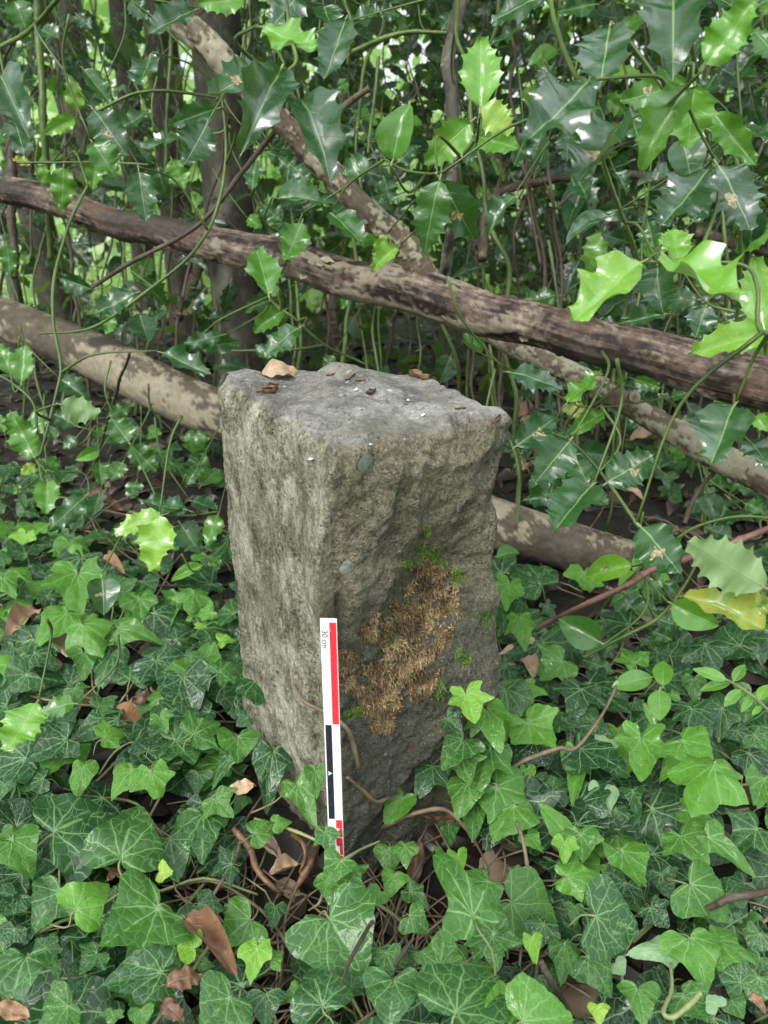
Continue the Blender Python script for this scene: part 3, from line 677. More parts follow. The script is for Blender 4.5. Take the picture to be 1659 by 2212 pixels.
# ================================================================== SCALE BAR
def build_bar():
    top = P(708.5, 1338.5, 1.0); dY = .462
    def onY(px, py, Y): d = ray(px, py); return CAM + d*(Y/d.y)
    A = onY(709, 1338.5, .470); Bm = onY(724, 1770, .452)
    up = (A-Bm).normalized(); 
    y = up; fwd = Vector((-.10, -1, 0)).normalized(); n = (fwd - y*fwd.dot(y)).normalized(); x = y.cross(n)       # x to the viewer's right
    unit = (A-Bm).length/.20*1.0
    L = .30*1.0; W = .0122; sc = (A-Bm).length/.2   # keep the printed centimetres true to the picture
    th = thing('scale_bar', 'red, white and black centimetre scale bar leaning against the stone', 'scale bar', A - y*L*sc)
    th.rotation_euler = Matrix((x, y, n)).transposed().to_euler()
    def slab(name, x0, x1, y0, y1, z0, z1, mat, bev=0):
        V = [(a, b*sc, c) for a in (x0, x1) for b in (y0, y1) for c in (z0, z1)]
        F = [(0, 1, 3, 2), (4, 6, 7, 5), (0, 4, 5, 1), (2, 3, 7, 6), (0, 2, 6, 4), (1, 5, 7, 3)]
        return obj(name, mesh(name, V, F, mat, smooth=False), th)
    h = W/2; slab('plastic_strip', -h, h, 0, L, -.0022, 0, M['white'])
    z0, z1 = -.0002, .00022
    slab('red_block', .0006, h-.0004, .2005, .2975, z0, z1, M['red'])
    slab('black_block', -h+.0010, -.0002, .1005, .1995, z0, z1, M['black'])
    for k in range(5): slab('red_block', .0006, h-.0004, .0905-.02*k, .0995-.02*k, z0, z1, M['red'])
    for k in range(5): slab('red_block', h-.0030, h-.0004, .0805-.02*k, .0902-.02*k, z0, z1, M['red'])
    # white triangle mark
    V = [(-h+.0022, (.150-.0022)*sc, .0005), (-h+.0022, (.150+.0022)*sc, .0005), (-.0009, .150*sc, .0005)]
    m = obj('triangle_mark', mesh('triangle_mark', V, [(0, 2, 1)], M['white'], smooth=False), th); m['label'] = 'small white triangle printed on the black block'
    V = [(-h+.0038, (.150-.0003)*sc, .0007), (-h+.0038, (.150+.0006)*sc, .0007), (-h+.0030, .150*sc, .0007)]; V = [(-.0030, .1497*sc, .0007), (-.0030, .1503*sc, .0007), (-.0023, .150*sc, .0007)]
    obj('dot', mesh('dot', V, [(0, 2, 1)], M['black'], smooth=False), th)
    fc = bpy.data.curves.new('lettering', 'FONT'); fc.body = '30 cm'; fc.size = .0062; fc.extrude = .00002; fc.align_x = 'LEFT'; fc.align_y = 'CENTER'; fc.materials.append(M['grey']); fc.offset = .00012
    tmp = obj('tmp', fc); dg = bpy.context.evaluated_depsgraph_get(); tm = bpy.data.meshes.new_from_object(tmp.evaluated_get(dg)); bpy.data.objects.remove(tmp)
    fo = obj('lettering', tm, th); fo.location = (-h*.52, .2905*sc, .0003); fo.rotation_euler = (0, 0, -math.pi/2)
build_bar()

# ================================================================== LOGS
def disp_peel(s, a, b, sd_):
    n1 = mn.noise(Vector((s*11+sd_, a*30, b*30))); n2 = mn.noise(Vector((s*28+sd_, a*70, b*70))) + .9*mn.noise(Vector((s*110, a*240, b*240+sd_))); n3 = mn.noise(Vector((s*6, a*90, b*90+sd_)))
    n4 = mn.noise(Vector((s*4+sd_*2, a*18, b*18)))
    pl = min(1, max(0, (n1 + .55*n2 + n4*.4 - .50 + .50*math.exp(-((s-.93)/.14)**2))*16)); return .0022*pl + .0016*n3 + .0035*n4 + .001*n2, (pl*.85, min(1, max(0, (n4*-1-.28)*5))*.8, 0)
def disp_lich(s, a, b, sd_):
    n1 = mn.noise(Vector((s*30+sd_, a*44, b*44))); n2 = mn.noise(Vector((s*95+sd_, a*110, b*110))); n4 = mn.noise(Vector((s*5+sd_, a*12, b*12)))
    n2 += .8*mn.noise(Vector((s*240, a*260, b*260))); pl = min(1, max(0, (n1 + .5*n2 + n4*1.1 - .06)*16)); return .0006*pl + .004*n4 + .0015*n2, (pl, min(1, max(0, (mn.noise(Vector((s*9, a*14, b*14+sd_)))-.48)*8)), 0)
def disp_rough(s, a, b, sd_):
    n1 = mn.noise(Vector((s*30+sd_, a*60, b*60))); n2 = mn.noise(Vector((s*80+sd_, a*120, b*120))) + .8*mn.noise(Vector((s*210+sd_, a*260, b*260))); n4 = mn.noise(Vector((s*9+sd_, a*25, b*25)))
    pl = min(1, max(0, (n1*.7 + .6*n2 + n4*.9 - .10)*20)); return .0014*pl + .0028*n4 + .001*n2, (pl, 0, 0)
def disp_vine(s, a, b, sd_):
    r = math.hypot(a, b)+1e-6; q = Vector((s*70+sd_, a/r, b/r)); k = math.exp(-(((s*1000+sd_*9) % 23)-6)**2/2.5)
    return r*(.20*mn.noise(Vector((s*45, sd_, 0))) + .24*mn.noise(q) + .13*mn.noise(q*3.1) + .18*k), (0, 0, 0)
main_pts = [P(-120, 372, 1.36), P(0, 402, 1.30), P(300, 490, 1.22), P(560, 545, 1.14), P(840, 617, 1.05), P(1100, 686, .98), P(1380, 764, .90), P(1659, 835, .84), P(1800, 868, .80)]
main_r = [.0205, .021, .024, .0255, .0268, .0275, .0270, .0285, .029]
LOG = tube_obj('fallen_log', main_pts, main_r, M['logbark'], n=420, sides=72, wob=.010, seed=3, disp=disp_peel)
tag(LOG, 'long reddish-brown fallen log with peeling bark crossing above the stone', 'log')
sb_pts = [P(925, 625, 1.035), P(880, 540, 1.02), P(800, 465, 1.0), P(690, 350, .98), P(610, 265, .96), P(520, 180, .94), P(385, 40, .92)]
sb = [p for p in sb_pts]; V, F, B, PL = tube([p for p in sb], [.020, .018, .0158, .0148, .0138, .0145, .0155], 240, 48, .008, 11, disp_rough)
sbo = obj('side_branch', mesh('side_branch', [v-LOG.location for v in V], F, M['branchbark'], vec={'bark': B, 'plate': PL}), LOG); sbo['label'] = 'lichen-flecked side branch rising from the log'
for k in range(9):      # loose flakes of bark standing off the fork and the log
    u = U(.35, .9) if k > 5 else U(.44, .58); i = int(u*8); c = main_pts[i].lerp(main_pts[i+1], u*8-i); r = main_r[i]
    a = U(-.6, 1.5); ax = (main_pts[i+1]-main_pts[i]).normalized(); o1 = Vector((0, -math.cos(a), math.sin(a))); o1 = (o1-ax*o1.dot(ax)).normalized(); t = ax.cross(o1)
    L = U(.012, .03); W = U(.006, .014); V = []; F = []
    for p in range(6):
        for q in range(4):
            uu, vv = p/5-.5, (q/3-.5)*(1-.75*abs(p/2.5-1)**1.5); V.append(c + o1*(r+.0015+vv*vv*W*1.2+.003*mn.noise(Vector((p*.9, q*1.3, k)))) + ax*(uu*L+.2*W*mn.noise(Vector((q*.8, k, 0)))) + t*vv*W*(1+.5*mn.noise(Vector((p*.9, k, 3)))))
    for p in range(5):
        for q in range(3): a_ = p*4+q; F.append((a_, a_+1, a_+5, a_+4))
    obj('bark_flake', mesh('bark_flake', [v-LOG.location for v in V], F, M['branchbark'], vec={'bark': [tuple(v) for v in V], 'plate': [(1, 0, 0)]*len(V)}), LOG)
o = tube_obj('thin_log', [P(1030, 700, 1.16), P(1150, 765, 1.12), P(1250, 815, 1.10), P(1400, 900, 1.07), P(1530, 975, 1.04), P(1700, 1065, 1.0), P(1850, 1150, .97)], [.014, .0150, .0160, .0172, .018, .019, .019], M['branchbark'], n=300, sides=48, wob=.008, seed=21, disp=disp_rough)
tag(o, 'thin pale crusty log slanting down underneath the reddish fallen log', 'log')
o.data.materials[0] = M['branchbark']
kn = thing('x', None, None, (0, 0, 0)); bpy.data.objects.remove(kn)
kp = P(1367, 862, 1.045); tube_obj('knot', [kp+Vector((0, .004, 0)), kp+Vector((0, -.006, .004)), kp+Vector((0, -.008, .005))], [.008, .0065, .005], M['branchbark'], n=6, sides=12, disp=disp_rough).parent = None
_k = bpy.data.objects['knot']; _k.parent = o; _k.location = _k.location - o.location
def low(px, py, t): return P(px, py, t)
TL = tube_obj('thick_log', [P(-160, 640, 1.95), P(0, 688, 1.80), P(200, 765, 1.62), P(400, 862, 1.48), P(640, 965, 1.38), P(850, 1050, 1.33), P(1050, 1125, 1.28), P(1250, 1188, 1.25), P(1345, 1212, 1.235), P(1378, 1222, 1.225), P(1388, 1226, 1.222)], [.047, .048, .047, .046, .045, .043, .041, .039, .035, .026, .010], M['trunkbark'], n=420, sides=72, seed=5, disp=disp_lich)
tag(TL, 'thick smooth log with pale lichen patches lying behind the stone', 'log')

# ================================================================== TREES behind
def bark_tree(s, a, b, sd_):
    n1 = mn.noise(Vector((s*8+sd_, a*22, b*22))); n2 = mn.noise(Vector((s*20, a*40, b*40+sd_))); n4 = mn.noise(Vector((s*2+sd_, a*8, b*8)))
    return .0035*n1+.002*n2+.008*n4, (min(1, max(0, (n1+n4*.6-.15)*5))*.7, 0, 0)
def leaf_cloud(name, pts, size, mat, parent=None, q=R, flat=.5):
    """many small pointed leaf faces; pts = iterable of (x, y, z, tone)"""
    pts = np.asarray(pts); n = len(pts); rs = np.random.RandomState(int(q.random()*1e6))
    d = rs.normal(size=(n, 3)); d /= np.linalg.norm(d, axis=1)[:, None]; e = rs.normal(size=(n, 3)); e[:, 2] += 0; e = np.cross(d, e); e /= np.linalg.norm(e, axis=1)[:, None]
    L = (size*rs.uniform(.6, 1.3, n))[:, None]; nn = np.cross(d, e)
    c = pts[:, :3]; base = np.array(parent.location) if parent is not None else np.zeros(3); c = c-base
    w = .24 if size < .1 else .3
    V = np.stack([c-d*L*.5, c-d*L*.15+e*L*w+nn*L*.09, c+d*L*.22+e*L*w*.85+nn*L*.08, c+d*L*.5-nn*L*.05, c+d*L*.22-e*L*w*.85+nn*L*.08, c-d*L*.15-e*L*w+nn*L*.09], 1).reshape(-1, 3)
    me = bpy.data.meshes.new(name); me.vertices.add(6*n); me.vertices.foreach_set('co', V.astype(np.float32).ravel())
    idx = np.arange(n)*6; tri = np.stack([idx, idx+1, idx+5, idx+1, idx+2, idx+5, idx+5, idx+2, idx+4, idx+2, idx+3, idx+4], 1).ravel()
    me.loops.add(12*n); me.loops.foreach_set('vertex_index', tri.astype(np.int32)); me.polygons.add(4*n)
    me.polygons.foreach_set('loop_start', (np.arange(4*n)*3).astype(np.int32)); me.materials.append(mat); me.update(calc_edges=True)
    a = me.attributes.new('tint', 'FLOAT_VECTOR', 'POINT'); t = np.repeat(np.clip(pts[:, 3], 0, 1), 6); a.data.foreach_set('vector', np.stack([t, t*0, t*0], 1).astype(np.float32).ravel())
    me.validate(); return obj(name, me, parent)
def tree(px, t, rad, label, lean=0, hh=6.0, crown=True, yb=None, px_top=None, mat=None, name='woodland_tree', cnt=1800, tonec=.5):
    b = P(px, 600, t); b = Vector((b.x, b.y, 0)); top = P(px_top if px_top is not None else px, 0, t); dx = (top.x-b.x)
    th = thing(name, label, 'tree', b); zt = top.z
    pts = [b+Vector((-dx*.15, 0, -.1)), b+Vector((dx*.3, .01, zt*.3)), b+Vector((dx, .03, zt)), b+Vector((dx*1.6+lean, .1, zt+1.2)), b+Vector((dx*2+lean*2, .2, hh))]
    tube_obj('trunk', pts, [rad*1.25, rad*1.05, rad, rad*.85, rad*.5], mat or M['treebark'], th, n=110 if t < 3 else 40, sides=28 if t < 3 else 14, disp=bark_tree if t < 3 else None)
    if crown:
        P0 = []; q = random.Random(px)
        for c in range(26):
            cc = pts[4]+Vector((q.gauss(0, .8), q.gauss(0, .8), q.gauss(-.3, .8))); tn = q.uniform(.1, .9)
            for k in range(cnt//26): P0.append((cc.x+q.gauss(0, .28), cc.y+q.gauss(0, .28), cc.z+q.gauss(0, .22), tn+q.uniform(-.2, .2)))
        c = leaf_cloud('crown', P0, .09, M['farA'], th, q); c['kind'] = 'stuff'
        for k in range(4):
            e = pts[4]+Vector((q.gauss(0, .8), q.gauss(0, .8), q.gauss(.1, .6))); s0 = pts[3].lerp(pts[4], q.uniform(.1, .8)); tube_obj('limb', [s0, s0.lerp(e, .5)+Vector((0, 0, .15)), e], [rad*.4, rad*.25, rad*.1], mat or M['treebark'], th, n=10, sides=8)
    return th
tree(508, 1.95, .062, 'grey holly trunk standing behind the stone between the two logs', px_top=505)
tree(390, 2.9, .055, 'slimmer pale trunk just left of the big grey trunk', px_top=400)
tree(310, 3.2, .042, 'dark trunk rising behind the lichen-patched thick log', px_top=330)
tree(115, 3.0, .060, 'mossy trunk behind the left end of both logs', px_top=70)
tree(215, 4.2, .080, 'pale far trunk in the bright gap at upper left', px_top=225)
tree(730, 3.4, .060, 'dim trunk behind the lichen-flecked side branch', px_top=760)
tree(30, 2.3, .018, 'slender dark sapling at the left edge behind the logs', px_top=12, crown=False, name='sapling')
tree(455, 3.6, .030, 'thin leaning sapling beside the grey holly trunk', px_top=500, crown=False, name='sapling')
tree(1010, 4.6, .085, 'far trunk seen faintly behind the hanging green stems', px_top=1040)
tree(1250, 3.8, .075, 'leaning far trunk behind the right end of the red-brown log', px_top=1420)
tree(1560, 4.8, .11, 'broad far trunk near the upper right corner', px_top=1560)
tree(650, 5.2, .09, 'distant trunk between the grey holly trunk and side branch', px_top=640)
# trees beyond the frame, part of the same wood (they close the horizon)
for k, (a, d) in enumerate([(60, 5), (95, 4.5), (130, 5.5), (165, 5), (200, 6), (235, 4.8), (268, 5.4), (300, 5)]):
    pass

# far woodland: one leafy mass all round
def woodland():
    q = random.Random(11); pts = []
    for c in range(420):
        a = q.uniform(-math.pi, math.pi); fr = abs(a) < .62
        d = q.uniform(6.5, 15); 
        if c < 170: a = q.uniform(-.6, .6); fr = True
        z = q.uniform(0, 1)**1.2*(4.5 if fr else 8.0); tn = q.uniform(.25, 1.0)
        cx, cy = math.sin(a)*d, math.cos(a)*d; s = q.uniform(.3, .75)
        for k in range(130): pts.append((cx+q.gauss(0, s), cy+q.gauss(0, s), max(.02, z+q.gauss(0, s*.55)), tn+q.uniform(-.25, .25)))
    o = leaf_cloud('woodland', pts, .15, M['farA'], None, q); tag(o, 'bright green far woodland foliage seen through gaps in the holly', 'woodland', kind='stuff')
    pts = []
    for k in range(44000):
        a = q.uniform(-1.6, 1.6); d = q.uniform(3.4, 9); x, y = math.sin(a)*d, math.cos(a)*d
        if mn.noise(Vector((x*.9, y*.9, 4))) < -.1: continue
        pts.append((x, y, gz(x, y)+abs(q.gauss(0, .04+.075*max(0, d-3.2))), q.uniform(.3, 1)))
    o = leaf_cloud('undergrowth', pts, .085, M['farA'], None, q); tag(o, 'low green undergrowth on the far woodland floor', 'undergrowth', kind='stuff')
woodland()

# ================================================================== LEAF LITTER
def litter():
    q = random.Random(4); V = []; F = []; A = []; T = []
    s = N('litter'); t = s.attr('tint'); x, y, z = s.sep(t); a = s.attr('leaf')
    base = s.ramp(x, [(0, (.007, .0045, .003)), (.45, (.022, .013, .008)), (.78, (.07, .042, .026)), (.9, (.20, .135, .09)), (1, (.34, .26, .19))])  # litter colours lowered too, imitating the dark of shaded gaps
    base = s.mix(s.math('MULTIPLY', s.noise(a, 6, 4), .6), base, (.03, .02, .015)); M['litter'] = s.done(base, s.math('SUBTRACT', .62, s.math('MULTIPLY', y, .4)), s.bump(s.noise(a, 9, 3), .6, .001), .5)
    prof = [(0, 0), (.17, .22), (.22, .5), (.14, .78), (0, 1)]
    for k in range(7600):
        Y = .15 + 3.4*q.random()**1.35; X = q.uniform(-1, 1)*(.8+.7*Y)
        L = q.uniform(.02, .065); th = q.uniform(0, 6.283); d = Vector((math.cos(th), math.sin(th), q.uniform(-.35, .35))).normalized()
        n = Vector((q.gauss(0, .35), q.gauss(0, .35), 1)).normalized(); n = (n-d*n.dot(d)).normalized(); e = d.cross(n)
        p = Vector((X, Y, gz(X, Y)+q.uniform(.002, .014))); cu = q.uniform(-.5, .9); o = len(V); tn = q.random()**1.5; wet = q.random(); w = q.uniform(.7, 1.7)
        for (wx, u) in prof:
            m = p + d*(u-.5)*L + n*(-cu*(u-.5)**2*L*1.4)
            V += [m, m+e*wx*L*w+n*abs(wx)*L*cu, m-e*wx*L*w+n*abs(wx)*L*cu]; A += [(k, u, 0), (k+wx, u, 0), (k-wx, u, 0)]
        T += [(tn, wet, 0)]*15
        for i in range(4): a_ = o+i*3; F += [(a_, a_+3, a_+4, a_+1), (a_, a_+2, a_+5, a_+3)]
    me = mesh('leaf_litter', V, F, M['litter'], vec={'leaf': A, 'tint': T}); tag(obj('leaf_litter', me), 'damp brown dead leaf litter covering the woodland soil', 'leaf litter', kind='stuff')
    V = []; F = []; B = []
    for k in range(620):
        Y = .18 + 2.2*q.random()**1.2; X = q.uniform(-1, 1)*(.35+.5*Y); 
        if k < 170: X = q.uniform(-.20, .12); Y = q.uniform(.34, .50)
        L = q.uniform(.03, .16); th = q.uniform(0, 6.283); z = gz(X, Y)+q.uniform(.006, .03); d = Vector((math.cos(th), math.sin(th), q.uniform(-.2, .2)))
        p = Vector((X, Y, z)); bw = Vector((q.uniform(-1, 1), q.uniform(-1, 1), q.uniform(-.3, 1)))*L*.18
        v, f, b, _ = tube([p, p+d*L*.5+bw, p+d*L], [.0011, .001, .0006], 6, 4, 0, k); o = len(V); V += v; B += b; F += [tuple(i+o for i in g) for g in f]
    tag(obj('twig_litter', mesh('twig_litter', V, F, M['vine'], vec={'bark': B})), 'thin bare stems and twiglets strewn over the litter', 'twig litter', kind='stuff')
litter()

# ================================================================== IVY
def lvl(t): return max(0, min(1, .10 + t*.33))
